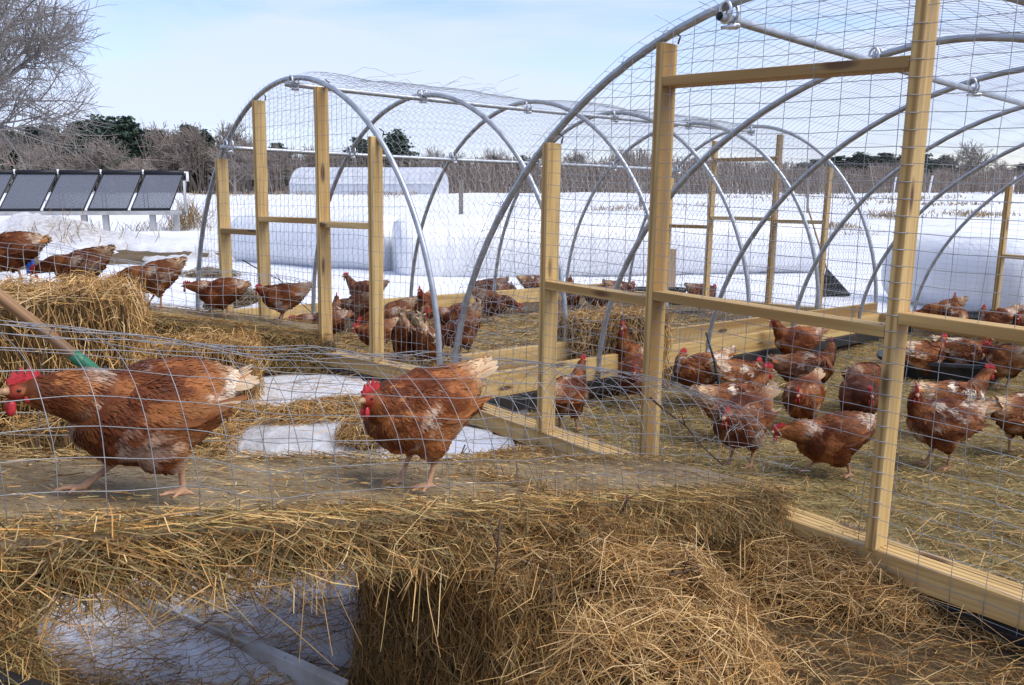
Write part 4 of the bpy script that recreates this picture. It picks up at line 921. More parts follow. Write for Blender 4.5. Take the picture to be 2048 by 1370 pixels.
    fp = np.concatenate([fp - fn_ * 0.002, np.array(ex_p)]); en = np.array(ex_n, float); en /= np.linalg.norm(en, axis=1, keepdims=True); fn_ = np.concatenate([fn_, en]); ed = np.array(ex_d, float); ed /= np.linalg.norm(ed, axis=1, keepdims=True)
    fl_ = np.concatenate([fl_, ed]); L = np.concatenate([L, ex_L]); W_ = np.concatenate([W_, ex_W]); fcol = np.concatenate([fcol, np.array(ex_c)])
    sd2 = np.cross(fl_, fn_); sd2 /= np.linalg.norm(sd2, axis=1, keepdims=True) + 1e-9; rows = []; cc = []
    for (t, w, h) in ((0.0, 0.45, 0.0), (0.45, 1.0, 0.0036), (0.8, 0.8, 0.0042), (1.0, 0.2, 0.0036)):
        c0 = fp + fl_ * (L * t)[:, None] + fn_ * h
        rows += [c0 - sd2 * (W_ * w / 2)[:, None], c0 + sd2 * (W_ * w / 2)[:, None]]; dk = 0.9 + 0.18 * t; cc += [fcol * dk, fcol * dk]
    V = np.stack(rows, 1).reshape(-1, 3) + sit_shift; cv = np.stack(cc, 1).reshape(-1, 3); bi = (np.arange(len(fp)) * 8)[:, None]
    Fs = np.concatenate([bi + np.array([[0, 1, 3, 2]]), bi + np.array([[2, 3, 5, 4]]), bi + np.array([[4, 5, 7, 6]])])
    plum = npmesh('plumage', V, Fs, col=cv, smooth=True, mats=[M['feather']])
    # comb, wattles, beak, eyes
    hx = Vector(hdir); hx.z *= 0.3; hx.normalize(); hy = Vector((0, 0, 1)).cross(hx).normalized(); hz = hx.cross(hy); hz = Vector(hz)
    if pose in ('peck', 'low'): hx = hdir.copy(); hy = Vector((0, 1, 0)); hz = hx.cross(hy).normalized()
    hc = head + Vector(sit_shift)
    prof = [(0.026, 0.012), (0.030, 0.024), (0.024, 0.021), (0.020, 0.040), (0.012, 0.028), (0.006, 0.049), (-0.002, 0.031), (-0.010, 0.050), (-0.017, 0.031), (-0.026, 0.042), (-0.032, 0.026), (-0.022, 0.015), (0.0, 0.017)]
    lean = rg.uniform(-0.15, 0.15); n_ = len(prof); V = []
    for sgn in (-1, 1):
        for (x, z) in prof: V.append(hc + hx * x + hz * z * (1.0) + hy * (sgn * (0.0038 if z < 0.03 else 0.0022) + lean * max(0, z - 0.02)))
    ctr = [hc + hx * -0.001 + hz * 0.024 + hy * s * 0.0048 for s in (-1, 1)]; V += ctr; Fs = []
    for i in range(n_):
        j = (i + 1) % n_; Fs += [[i, j, n_ + j, n_ + i], [2 * n_, j, i], [2 * n_ + 1, n_ + i, n_ + j]]
    comb = npmesh('comb', V, Fs, smooth=False, mats=[M['comb']])
    mb = MB(); Hm = Matrix((hx, hy, hz)).transposed()
    for sg in (-1, 1): ellipsoid(mb, hc + hx * 0.017 - hz * 0.032 + hy * sg * 0.008, 0.0075, 0.0035, 0.016, Hm, 10, 7); ellipsoid(mb, hc - hx * 0.006 - hz * 0.012 + hy * sg * 0.0155, 0.006, 0.003, 0.009, Hm, 8, 6)
    wat = npmesh('wattle', mb.v, mb.f, smooth=True, mats=[M['comb']])
    mb = MB(); mb.tube([hc + hx * 0.024, hc + hx * 0.034 - hz * 0.001, hc + hx * 0.046 - hz * 0.006], [0.0095, 0.0065, 0.0012], 8); beak = npmesh('beak', mb.v, mb.f, smooth=True, mats=[M['beak']])
    eyes = []
    for sg in (-1, 1):
        mb = MB(); ellipsoid(mb, hc + hx * 0.010 + hz * 0.004 + hy * sg * 0.0160, 0.0036, 0.0022, 0.0036, Hm, 8, 6); eyes.append(npmesh('eye', mb.v, mb.f, smooth=True, mats=[M['eye']]))
    return dict(body=me, plumage=plum, comb=comb, wattle=wat, beak=beak, eyes=eyes)
HEN = {}
for key, (pose, seed, pale, vox, nfe) in {
    'walk_a': ('walk', 1, 0.75, 0.0045, 9000), 'walk_b': ('walk', 4, 0.3, 0.0055, 4000), 'tuck_a': ('tuck', 2, 0.5, 0.0045, 8000), 'tuck_b': ('tuck', 9, 0.95, 0.0055, 4000), 'stand_a': ('stand', 3, 0.3, 0.0055, 4000), 'stand_b': ('stand', 6, 0.7, 0.0055, 4000),
    'look_a': ('look', 5, 0.45, 0.0055, 4000), 'look_b': ('look', 11, 0.15, 0.006, 2200), 'alert_a': ('alert', 7, 0.1, 0.006, 2200), 'peck_a': ('peck', 8, 0.35, 0.006, 2200), 'low_a': ('low', 10, 0.15, 0.006, 2200),
    'preen_a': ('preen', 12, 0.9, 0.006, 2200), 'sit_a': ('sit', 13, 0.4, 0.006, 2200), 'sit_b': ('sit', 14, 0.8, 0.006, 2200)}.items():
    HEN[key] = make_hen(pose, seed, vox, pale, nfe)
def along(fn, px):
    best = min(np.linspace(-0.6, 3.4, 1601), key=lambda t: (lambda q: abs((q[0]) / (q[1] * cos(PITCH) - (q[2] - H) * sin(PITCH)) * F + CX - px) if q[1] > 0.4 else 1e9)(fn(t)))
    return fn(best)
def put_hen(kind, px, py, heading, label, group, surf_fn=ground, scale=1.0, tone=(1, 1, 1), tilt=0.0, off=0.0):
    if surf_fn is rampB_z: p = along(lambda t: RB(t, 0.21), px) + np.array([0, 0, off])
    elif surf_fn is rampL_z: p = along(lambda t: LBp(t, 0.0), px) + np.array([0, 0, off])
    else: p = on(px, py, surf_fn, off)
    h = HEN[kind]
    root = thing('hen', p, label, 'hen', group); root.rotation_euler = (0, radians(tilt), radians(heading)); root.scale = (scale,) * 3
    for nm in ('body', 'plumage', 'comb', 'wattle', 'beak'):
        o = link(nm, h[nm], root); o.color = (*tone, 1)
        if nm == 'plumage': o['kind'] = 'stuff'
    for e in h['eyes']: link('eye', e, root)
    return root
GR, GB, GL, GLR = 'hens walking the front ramp', 'hens inside the large coop', 'hens inside the left coop', 'hens filing along the left ramp'
rh = math.degrees(atan2(-rdir[1], -rdir[0]))
put_hen('walk_a', 272, 992, rh, 'large brown hen with white patches striding out of frame at left', GR, rampB_z, 0.88, tilt=-12, off=0.012)
put_hen('walk_b', -450, 1040, rh, 'hen leading the file with only its tail in view', GR, rampB_z, 1.0, (1.2, 1.15, 1.1), tilt=-13, off=0.012)
put_hen('tuck_a', 830, 962, 222, 'plump orange brown hen hunched at the middle of the front ramp', GR, rampB_z, 0.93, (1.12, 1.1, 1.05), tilt=-4, off=0.012)
put_hen('tuck_b', 1480, 932, 222, 'dark hen with a white splashed back at the lower tunnel mouth', GR, ground, 1.08, (0.7, 0.66, 0.66), off=0.10)
B_ = [('stand_b', 1470, 888, 20, 'pale tailed hen just behind the white splashed one', 1.0, (1.15, 1.15, 1.1)),
      ('walk_b', 1655, 950, 186, 'brown hen striding left beside the latch post', 1.0, (0.95, 0.95, 0.95)),
      ('look_a', 1870, 935, 188, 'brown hen facing us at the right with white flecked shoulders', 1.04, (0.85, 0.82, 0.8)),
      ('stand_b', 1905, 878, 8, 'light buff hen facing right behind the white flecked one', 1.0, (1.25, 1.3, 1.3)),
      ('stand_a', 2040, 908, 25, 'hen cut off by the right edge with upright pale tail', 1.0, (1.1, 1.1, 1.05)),
      ('tuck_a', 1712, 868, 255, 'dark brown hen facing us just left of the latch post', 1.0, (0.55, 0.5, 0.5)),
      ('walk_b', 1735, 818, 35, 'hen behind the latch post with its back to us', 1.0, (1.0, 1.0, 1.0)),
      ('tuck_b', 1602, 865, 232, 'hunched hen with bright comb behind the striding one', 0.95, (0.95, 0.9, 0.85)),
      ('look_b', 1615, 806, 5, 'dark hen with head turned right in the middle of the coop', 1.0, (0.6, 0.55, 0.55)),
      ('stand_a', 1585, 738, 190, 'upright hen standing apart by the side board', 1.0, (1.05, 1.0, 1.0)),
      ('preen_a', 1392, 812, 200, 'speckled hen preening its flank', 0.98, (1.05, 1.05, 1.05)),
      ('tuck_b', 1480, 822, 30, 'broad backed hen with white tail tip behind the tunnel', 1.0, (1.1, 1.1, 1.05)),
      ('tuck_a', 1268, 815, 250, 'hen with lowered comb beside the door post', 0.95, (0.9, 0.85, 0.8)),
      ('alert_a', 1252, 782, 250, 'tall alert hen stretching its neck before the straw bale', 1.0, (0.9, 0.85, 0.8)),
      ('stand_a', 1137, 862, 60, 'hen seen from behind right of the first near post', 0.92, (0.95, 0.85, 0.75)),
      ('tuck_a', 2003, 778, 95, 'pale brown hen seen from behind right of the black tub', 1.0, (1.05, 1.1, 1.1)),
      ('alert_a', 1910, 672, 80, 'hen with raised tail near the back sill', 0.85, (1.3, 1.4, 1.4)),
      ('low_a', 1885, 660, 170, 'small hen beyond the tub with only its back showing', 0.9, (1.1, 1.1, 1.0)),
      ('preen_a', 1985, 688, 190, 'speckled hen at the far tub with ruffled back', 1.0, (0.9, 0.85, 0.85)),
      ('tuck_b', 2042, 690, 215, 'hen at the far tub cut by the right edge', 1.0, (0.8, 0.75, 0.75))]
for (k, px, py, hd0, lab, sc, tone) in B_: put_hen(k, px, py, hd0, lab, GB, ground, sc * 1.07, tone, off=0.02)
put_hen('sit_a', 1848, 745, 20, 'orange hen sitting in the black tub', GB, ground, 1.05, (1.15, 1.15, 1.1), off=0.07)
put_hen('sit_b', 1925, 735, -15, 'hen sitting in the black tub and facing right', GB, ground, 1.0, (0.95, 0.95, 0.95), off=0.07)
L_ = [('walk_b', 648, 690, 190, 'hen with bright face behind the third post of the left coop', 1.0, (0.8, 0.75, 0.75)),
      ('stand_b', 672, 682, 95, 'hen peering past the third post with pale rump', 0.95, (1.0, 1.0, 1.0)),
      ('low_a', 712, 662, 150, 'dark hen bending low between the third and fourth post', 1.0, (0.7, 0.65, 0.6)),
      ('stand_a', 728, 622, 185, 'hen raising its head left of the fourth post', 1.0, (0.75, 0.72, 0.7)),
      ('low_a', 785, 680, 200, 'hen with tail cocked up right of the fourth post', 1.0, (0.9, 0.9, 0.9)),
      ('tuck_b', 752, 712, 200, 'speckled hen low down behind the fourth post', 0.9, (0.95, 0.95, 0.95)),
      ('peck_a', 812, 735, 92, 'hen pecking with its rump towards us', 1.0, (1.05, 1.0, 0.95)),
      ('stand_a', 850, 655, 262, 'hen facing us alone in the middle of the left coop', 1.0, (0.95, 0.9, 0.85)),
      ('peck_a', 857, 745, 75, 'white speckled hen pecking beside the right hoop leg', 1.0, (1.15, 1.25, 1.3)),
      ('walk_b', 912, 672, 195, 'brown hen behind the crossing hoop legs', 1.0, (0.85, 0.8, 0.8)),
      ('peck_a', 922, 718, 195, 'hen with head down between the two hoop legs', 1.0, (0.8, 0.75, 0.72)),
      ('tuck_b', 975, 612, 170, 'hen by the back board nearest the left coop middle', 1.0, (0.7, 0.65, 0.65)),
      ('low_a', 985, 648, -10, 'dark hen pecking to the right on open bedding', 1.0, (0.62, 0.58, 0.55)),
      ('tuck_a', 1012, 622, 60, 'round brown hen seen from behind by the back board', 1.0, (0.75, 0.7, 0.7)),
      ('stand_b', 1072, 600, 20, 'hen half hidden left of the first near post', 0.95, (1.0, 1.05, 1.0)),
      ('stand_a', 1142, 628, 90, 'upright hen just right of the first near post', 1.0, (0.85, 0.8, 0.75)),
      ('walk_b', 1196, 622, 170, 'hen behind the straw bale under the crossbar', 1.0, (0.85, 0.82, 0.8)),
      ('tuck_b', 1242, 615, 20, 'rufous hen beside the black bucket', 1.0, (0.9, 0.85, 0.8)),
      ('tuck_a', 1405, 622, 20, 'hen alone at the far end of the left coop', 1.0, (0.72, 0.68, 0.65))]
for (k, px, py, hd0, lab, sc, tone) in L_: put_hen(k, px, py, hd0, lab, GL, ground, sc, tone, off=0.02)
for (k, px, py, hd0, lab, sc, tone) in [('walk_b', 18, 548, 196, 'leading hen on the left ramp cut by the frame edge', 1.02, (0.8, 0.75, 0.7)), ('low_a', 160, 570, 192, 'dark brown hen second in the file on the left ramp', 0.95, (0.62, 0.58, 0.55)),
      ('low_a', 308, 598, 190, 'hunched hen third in the file on the left ramp', 0.92, (0.85, 0.8, 0.75)), ('walk_b', 438, 617, 186, 'reddish hen stepping past the leftmost hoop leg', 0.86, (1.0, 0.95, 0.9)), ('tuck_b', 560, 634, 186, 'hen with cream tail at the bottom of the left ramp', 0.86, (0.95, 0.9, 0.9))]:
    put_hen(k, px, py, hd0, lab, GLR, rampL_z, sc, tone, tilt=-4, off=0.02 if px > 50 else 0.09)

# ------------------------------------------------------------------ tubs, tools and small things
def tub(px, py, lx, ly, h, rot, label, name='feed_tub'):
    p = on(px, py); root = thing(name, p, label, 'tub', 'black rubber tubs'); root.rotation_euler = (0, 0, rot); n = 36
    def ring(sx, sy, z, e=3.2): return [Vector((sx * math.copysign(abs(cos(t)) ** (2 / e), cos(t)), sy * math.copysign(abs(sin(t)) ** (2 / e), sin(t)), z)) for t in [2 * pi * k / n for k in range(n)]]
    rs = [ring(lx * 0.44, ly * 0.42, 0), ring(lx * 0.5, ly * 0.5, h), ring(lx * 0.54, ly * 0.55, h + 0.002), ring(lx * 0.55, ly * 0.56, h - 0.012), ring(lx * 0.545, ly * 0.555, h + 0.012), ring(lx * 0.485, ly * 0.48, h + 0.012), ring(lx * 0.43, ly * 0.41, 0.02)]
    V = [v for r in rs for v in r]; Fs = [[i * n + k, i * n + (k + 1) % n, (i + 1) * n + (k + 1) % n, (i + 1) * n + k] for i in range(len(rs) - 1) for k in range(n)] + [list(range(n - 1, -1, -1)), [(len(rs) - 1) * n + k for k in range(n)]]
    link('basin', npmesh('basin', V, Fs, smooth=False, mats=[M['rubber']]), root); return root
tub(1880, 757, 0.86, 0.50, 0.16, -0.35, 'black rubber feed tub with two hens in it')
tub(2010, 672, 0.95, 0.5, 0.2, -0.35, 'black rubber tub behind the speckled hens at right edge')
def bucket(px, py, r, h, label):
    p = on(px, py); root = thing('bucket', p, label, 'bucket', 'black buckets'); mb = MB(); mb.lathe([(0.001, 0), (r * 0.82, 0), (r, h), (r * 1.05, h), (r * 1.05, h - 0.02), (r * 1.0, h - 0.022), (r * 0.97, h - 0.02), (r * 0.8, 0.015), (0.001, 0.015)], 22)
    mb.build('pail', M['black_plastic'], root, True); mb = MB(); mb.tube([(r * cos(t), 0.02, h - 0.03 + 0.02 * 0 - r * 0.55 * abs(sin(t)) * 0.6) for t in np.linspace(0, pi, 10)], 0.003, 5); mb.build('handle', M['wire'], root)
bucket(1282, 612, 0.15, 0.22, 'black bucket standing beside the rufous hen'); bucket(1352, 608, 0.12, 0.2, 'black bucket right of the tall door post'); bucket(1160, 630, 0.12, 0.1, 'low black pan behind the straw bale')
p = on(1350, 600); board('plywood_sheet', p + np.array([0, 0.6, 0.02]), p + np.array([0, 0.62, 0.62]), 0.24, 0.012, (1, 0.1, 0), None, (0, 0, 0), 'plywood'); tag(bpy.context.scene.objects['plywood_sheet'], 'tan plywood sheet standing at the back of the left coop', 'plywood')
# wooden handled tool leaning on the bales
h0 = at(-60, 545, 2.55); h1 = at(150, 712, 2.72); h2 = at(196, 748, 2.76); h3 = at(330, 855, 2.9)
root = thing('shovel', h3, 'long wooden tool handle with green collar leaning on hay at left', 'shovel'); mb = MB(); dd = unit(h1 - h0); board('handle', h0 - dd * 0.4, h1, 0.004, 0.004, (0, 0, 1), root, h3, 'handle', 0)
ho = [o for o in root.children if o.name.startswith('handle')][0]; L_h = np.linalg.norm(h1 - (h0 - dd * 0.4)); mb = MB(); mb.tube([(-L_h / 2, 0, 0), (-L_h / 4, 0, 0), (0, 0, 0), (L_h / 2, 0, 0)], 0.0185, 14); me = npmesh('handle', mb.v, mb.f, smooth=True, mats=[M['handle']]); ho.data = me
mb = MB(); mb.tube([h1 - dd * 0.01, h1 + dd * 0.03, h2, h2 + unit(h3 - h2) * 0.05], [0.0195, 0.022, 0.02, 0.014], 14); mb.build('collar', M['green_plastic'], root, True, h3)
mb = MB(); d3 = unit(h3 - h2); s3 = unit(np.cross(d3, [0, 0, 1])); n3 = np.cross(s3, d3); V = []
for i in range(9):
    t = i / 8; w = 0.11 * (1 - max(0, t - 0.6) ** 2 * 5.2)
    for j in range(7): q = (j / 6 - 0.5) * 2; V.append(h2 + d3 * (0.02 + 0.2 * t) + s3 * w * q + n3 * (0.03 * q * q))
mb.add(V, [[i * 7 + j, i * 7 + j + 1, (i + 1) * 7 + j + 1, (i + 1) * 7 + j] for i in range(8) for j in range(6)]); o = mb.build('blade', M['steel'], root, True, h3); o.modifiers.new('s', 'SOLIDIFY').thickness = 0.004
# leaf rake behind the left coop
pb = on(1672, 594, surf); pt_ = np.array([pb[0] - 0.16, pb[1] - 0.05, pb[2] + 0.36]); root = thing('leaf_rake', pb, 'black fan leaf rake standing in the snow behind the left coop', 'rake')
mb = MB(); mb.tube([pt_, pt_ + np.array([-0.24, 0.12, 0.75])], 0.012, 8); mb.build('handle', M['handle'], root, True, pb)
mb = MB()
for k in range(15):
    q = k / 14 - 0.5; e = pb + np.array([0.36 * q, 0.02, 0.02]); mb.tube([pt_, pt_ * 0.4 + e * 0.6, e, e + np.array([0, 0.05, -0.01])], [0.012, 0.016, 0.016, 0.012], 5)
mb.build('tine_fan', M['black_plastic'], root, False, pb)
# stake with hook, twigs
s0 = on(1442, 800); mb = MB(); k0 = at(1437, 770, 4.9); k1 = at(1412, 665, 4.9); mb.tube([at(1445, 845, 4.9), k0, (k0 + k1) / 2 + np.array([0.008, 0, 0]), k1], [0.008, 0.008, 0.007, 0.006], 7)
root = thing('hooked_stake', (k0[0], k0[1], ground(k0[0], k0[1])), 'thin black stake with a hook standing in the near coop', 'stake'); oo = np.array([k0[0], k0[1], ground(k0[0], k0[1])]); mb.build('rod', M['black_plastic'], root, True, oo)
mb = MB(); mb.tube([k0 + np.array([-0.01, 0, 0.02]), k0 + np.array([-0.04, 0, -0.01]), k0 + np.array([-0.05, 0, -0.05]), k0 + np.array([-0.03, 0, -0.08])], 0.005, 6); mb.build('hook', M['black_plastic'], root, True, oo)
def twig(pts, r, label):
    pts = [np.array(q) for q in pts]; mb = MB(); d = pts[0]; mid = [pts[0]]
    for q in pts[1:]: mid += [(mid[-1] + q) / 2 + rng.normal(size=3) * 0.008, q]
    mb.tube(mid, [r * (1 - 0.6 * i / len(mid)) for i in range(len(mid))], 6); q = mid[len(mid) // 2]; e = q + unit(np.array([random.uniform(-1, 1), random.uniform(-0.3, 0.3), 1.0])) * 0.07; mb.tube([q, (q + e) / 2 + rng.normal(size=3) * 0.006, e], [r * 0.6, r * 0.5, r * 0.3], 5)
    o = mb.build('twig', M['twig'], None, True); return tag(o, label, 'twig', 'dark twigs')
twig([at(1300, 795, 3.05), at(1370, 850, 2.95), at(1445, 930, 2.9)], 0.004, 'thin dark twig slanting across the tunnel near its lower end')
twig([at(1255, 990, 2.4), at(1240, 1050, 2.35)], 0.004, 'short dark twig upright at the ramp edge above the bale')
twig([at(1000, 1040, 1.75), at(990, 1150, 1.72)], 0.0028, 'dark stalk hanging against the big bale')
twig([at(930, 890, 3.3), at(905, 950, 3.2)], 0.0035, 'dried weed stalk behind the tail of the hunched hen')
twig([at(820, 930, 3.2), at(760, 905, 3.3)], 0.003, 'dark stick lying on snow below the hunched hen')
twig([at(1340, 1150, 1.9), at(1400, 1135, 2.0)], 0.003, 'reddish stem lying on the loose hay')
twig([at(485, 520, 6.6), at(560, 560, 6.5), at(640, 640, 6.2)], 0.005, 'thin bent rod crossing the front of the left coop')
# grey plastic gutter lying on the ground under the ramp
g0 = on(235, 1195, surf, 0.03); g1 = on(690, 1400, surf, 0.03); root = thing('gutter', (g0 + g1) / 2 - np.array([0, 0, 0.05]), 'dirty white plastic gutter lying in hay below the ramp', 'gutter'); og = (g0 + g1) / 2 - np.array([0, 0, 0.05])
board('channel', g0, g1, 0.085, 0.012, (0, 0, 1), root, og, 'gutter', 0.002); board('lip', g0 + np.array([0, 0.012, 0.036]), g1 + np.array([0, 0.012, 0.036]), 0.012, 0.03, (0, 0, 1), root, og, 'gutter', 0.002)
# dark platform edge in the lower left corner
q0 = at(-260, 1290, 1.05); q1 = at(190, 1425, 1.3); root = thing('platform', (q0[0], q0[1], ground(q0[0], q0[1])), 'dark weathered platform edge under hay in the lower left corner', 'platform'); oq = np.array([q0[0], q0[1], ground(q0[0], q0[1])])
board('edge_board', q0, q1, 0.03, 0.06, (0, 0, 1), root, oq, 'tarp'); board('skirt', q0 + np.array([-0.03, -0.03, -0.2]), q1 + np.array([-0.03, -0.03, -0.2]), 0.30, 0.02, (0, 0, 1), root, oq, 'tarp')

# ------------------------------------------------------------------ wrapped silage rows
def wrap_row(pA, pB, r, label, seed):
    pA, pB = np.array(pA), np.array(pB); L = np.linalg.norm(pB - pA); d = (pB - pA) / L; sd_ = np.array([d[1], -d[0]]); c = (pA + pB) / 2; gz = min(ground(*pA), ground(*pB)); root = thing('wrapped_bale_row', (c[0], c[1], gz), label, 'silage bales', 'wrapped silage rows')
    nb = 1; lb = L / nb
    for bi in range(nb):
        nu, nk = int(L / 0.05), 40; V = []; s0 = bi * lb + 0.004; s1 = (bi + 1) * lb - 0.004
        for i in range(nu):
            t = i / (nu - 1); s = s0 + (s1 - s0) * t; e = min(t, 1 - t); first = (bi == 0 and t < 0.5) or (bi == nb - 1 and t > 0.5)
            rr = r * (1 - 0.16 * exp(-e * L / 0.08))
            for k in range(nk):
                a = 2 * pi * k / nk; nz = mnoise.noise(Vector((s * 1.6, cos(a) * 1.0 + seed, sin(a) * 1.0))) * 0.03 + mnoise.noise(Vector((s * 9, sin(a) * 0.5, seed))) * 0.014
                x = (rr + nz) * math.copysign(abs(cos(a)) ** 0.88, cos(a)); z = r * 0.93 + (rr + nz) * math.copysign(abs(sin(a)) ** 0.88, sin(a)) * (0.93 if sin(a) > 0 else 0.86); q = pA + d * s + sd_ * x; V.append((q[0] - c[0], q[1] - c[1], max(z, 0.0) + 0.02))
        Fs = [[i * nk + k, i * nk + (k + 1) % nk, (i + 1) * nk + (k + 1) % nk, (i + 1) * nk + k] for i in range(nu - 1) for k in range(nk)] + [list(range(nk - 1, -1, -1)), [(nu - 1) * nk + k for k in range(nk)]]
        me = npmesh('wrapped_bale', V, Fs, smooth=True, mats=[M['wrap']]); link('wrapped_bale', me, root)
def xz(px, z): return ((px - CX) / F * z, z * 0.985)
wrap_row(xz(505, 14.6), xz(792, 12.9), 0.50, 'white wrapped silage row behind the left coop posts', 1)
wrap_row(xz(795, 12.35), xz(1605, 14.2), 0.56, 'long white wrapped silage row behind the left coop', 4)
wrap_row(xz(1800, 11.0), xz(2090, 9.3), 0.52, 'white wrapped silage row behind the back of the large coop', 8)

# ------------------------------------------------------------------ evacuated tube solar collectors
zc = 26.0
def sc_(px, py): return at(px, py, zc)
xr = sc_(355, 430)[0]; g = surf(xr - 3, zc)
dirx = unit(np.array([1.0, 0.16, 0.0])); back = unit(np.array([-0.16, 1.0, 0])); P0c = np.array([xr, zc, 0.0])
def SP(x, y, z): return P0c - dirx * x + back * y + np.array([0, 0, z])
z_beam = sc_(0, 421)[2]; z_top = sc_(355, 345)[2]
root = thing('solar_stand', SP(3, 0, surf(*SP(3, 0, 0)[:2])), 'concrete post and beam stand under the solar collectors', 'stand'); ro = SP(3, 0, surf(*SP(3, 0, 0)[:2]))
mb = MB(); A_ = [SP(-0.05, 0, 0), SP(7.4, 0, 0)]; board('beam', SP(-0.2, 0, z_beam - 0.06), SP(7.6, 0, z_beam - 0.06), 0.3, 0.11, back, root, ro, 'concrete', 0.01); board('beam', SP(-0.2, 0.95, z_beam - 0.06), SP(7.6, 0.95, z_beam - 0.06), 0.2, 0.11, back, root, ro, 'concrete', 0.01)
for x in (0.0, 0.62, 1.95, 2.55, 4.4, 6.2): 
    q = SP(x, 0.02 if x != 0.0 else 0.3, 0); gz = surf(q[0], q[1]) - 0.1; board('post', (q[0], q[1], gz), (q[0], q[1], z_beam - 0.118), 0.16, 0.16, dirx, root, ro, 'concrete', 0.01)
for j in range(5):
    x0 = 0.12 + j * 1.215; w = 1.06
    lab = ['rightmost evacuated tube solar collector with white elbow pipe', 'second solar collector from the right', 'third solar collector from the right', 'fourth solar collector from the right', 'solar collector cut by the left frame edge'][j]
    rc = thing('solar_collector', SP(x0 + w / 2, 0.0, z_beam), lab, 'solar panel', 'solar collectors'); oc = SP(x0 + w / 2, 0.0, z_beam); dy = 0.78; lean = -0.28     # the array leans to the right as it rises
    lo = lambda t: SP(x0 + w * t, -0.02, z_beam + 0.05); hi = lambda t: SP(x0 + lean + w * t, dy, z_top - 0.06)
    mb = MB()
    for k in range(26): t = (k + 0.5) / 26; mb.tube([lo(t), hi(t)], 0.0175, 6, False)
    o = mb.build('tube_bank', M['tube_glass'], rc, True, oc); o['kind'] = 'stuff'
    mb = MB(); mb.tube([SP(x0 - 0.06 + lean, dy + 0.02, z_top), SP(x0 + w + 0.06 + lean, dy + 0.02, z_top)], 0.075, 10); mb.build('manifold', M['dark_metal'], rc, True, oc)
    for t in (-0.02, 1.02): mb = MB(); mb.tube([lo(t), hi(t)], 0.02, 6); mb.tube([hi(t), SP(x0 + w * t + lean, dy + 0.1, z_beam)], 0.018, 6); mb.build('frame_rail', M['dark_metal'], rc, False, oc)
    mb = MB(); mb.tube([lo(-0.03), lo(1.03)], 0.035, 8); mb.build('foot_rail', M['dark_metal'], rc, False, oc)
    mb = MB(); mb.tube([SP(x0 + w + 0.08 + lean, dy - 0.03, z_top - 0.05), SP(x0 + w + 0.08 + lean, dy - 0.03, z_top + 0.09)], 0.03, 8); mb.build('bracket', M['white_pipe'], rc, True, oc)
mb = MB(); e0 = SP(-0.3, dy, z_top); mb.tube([SP(-0.15, dy, z_top), e0, e0 - np.array([0, 0, 0.25]), e0 - np.array([0, 0, 0.25]) + dirx * -0.1, SP(-0.18, dy, z_beam - 0.05)], 0.045, 8)
rp = thing('pipe', SP(-0.18, dy, z_beam - 0.1), 'white elbow pipe at the end of the collector row', 'pipe'); mb.build('elbow', M['white_pipe'], rp, True, SP(-0.18, dy, z_beam - 0.1))
# blue crate scrap behind the lead hen
p = at(60, 524, 5.9); mb = MB(); mb.box((0, 0, 0), 0.05, 0.02, 0.15)
for k in range(3): mb.box((-0.02 + 0.02 * k, 0, 0), 0.008, 0.032, 0.16)
o = mb.build('crate_side', M['blue_plastic'], None); o.location = p; tag(o, 'blue plastic crate side behind the leading hen', 'crate')

# ------------------------------------------------------------------ far greenhouse, fence posts
gx0, gz0 = at(618, 380, 105.0)[0], 105.0; gx1 = at(886, 380, 105.0)[0]; wd = gx1 - gx0; yb = gz0 * 0.985; gzb = min(surf(gx0, yb), surf(gx1, yb)) - 0.2; root = thing('greenhouse', ((gx0 + gx1) / 2, yb, gzb), 'long white plastic greenhouse at the far edge of the snow field', 'greenhouse'); hh = at(700, 336, 105.0)[2] - gzb
prof = [(-3.2, 0), (-3.2, hh * 0.45), (-2.6, hh * 0.72), (-1.4, hh * 0.93), (0, hh), (1.4, hh * 0.93), (2.6, hh * 0.72), (3.2, hh * 0.45), (3.2, 0)]; k = len(prof); V = []; ns = 12
for i in range(ns): 
    for (y, z) in prof: V.append((-wd / 2 + wd * i / (ns - 1) + y * 0.22, y, z))
mb = MB(); mb.add(V, [[i * k + j, i * k + j + 1, (i + 1) * k + j + 1, (i + 1) * k + j] for i in range(ns - 1) for j in range(k - 1)]); mb.build('cover', M['film'], root)
mb = MB(); mb.add([V[j] for j in range(k)], [list(range(k))]); mb.build('end_wall', M['film'], root); mb = MB(); mb.add([V[(ns - 1) * k + j] for j in range(k)], [list(range(k))]); mb.build('end_wall', M['film'], root)
for i in range(ns): mb = MB(); mb.tube([Vector(V[i * k + j]) * 1.002 for j in range(k)], 0.02, 5); mb.build('rib', M['pipe'], root)
mb = MB(); mb.box((0, -3.25, hh * 0.45), wd, 0.06, 0.12); mb.build('hip_board', M['white_pipe'], root)
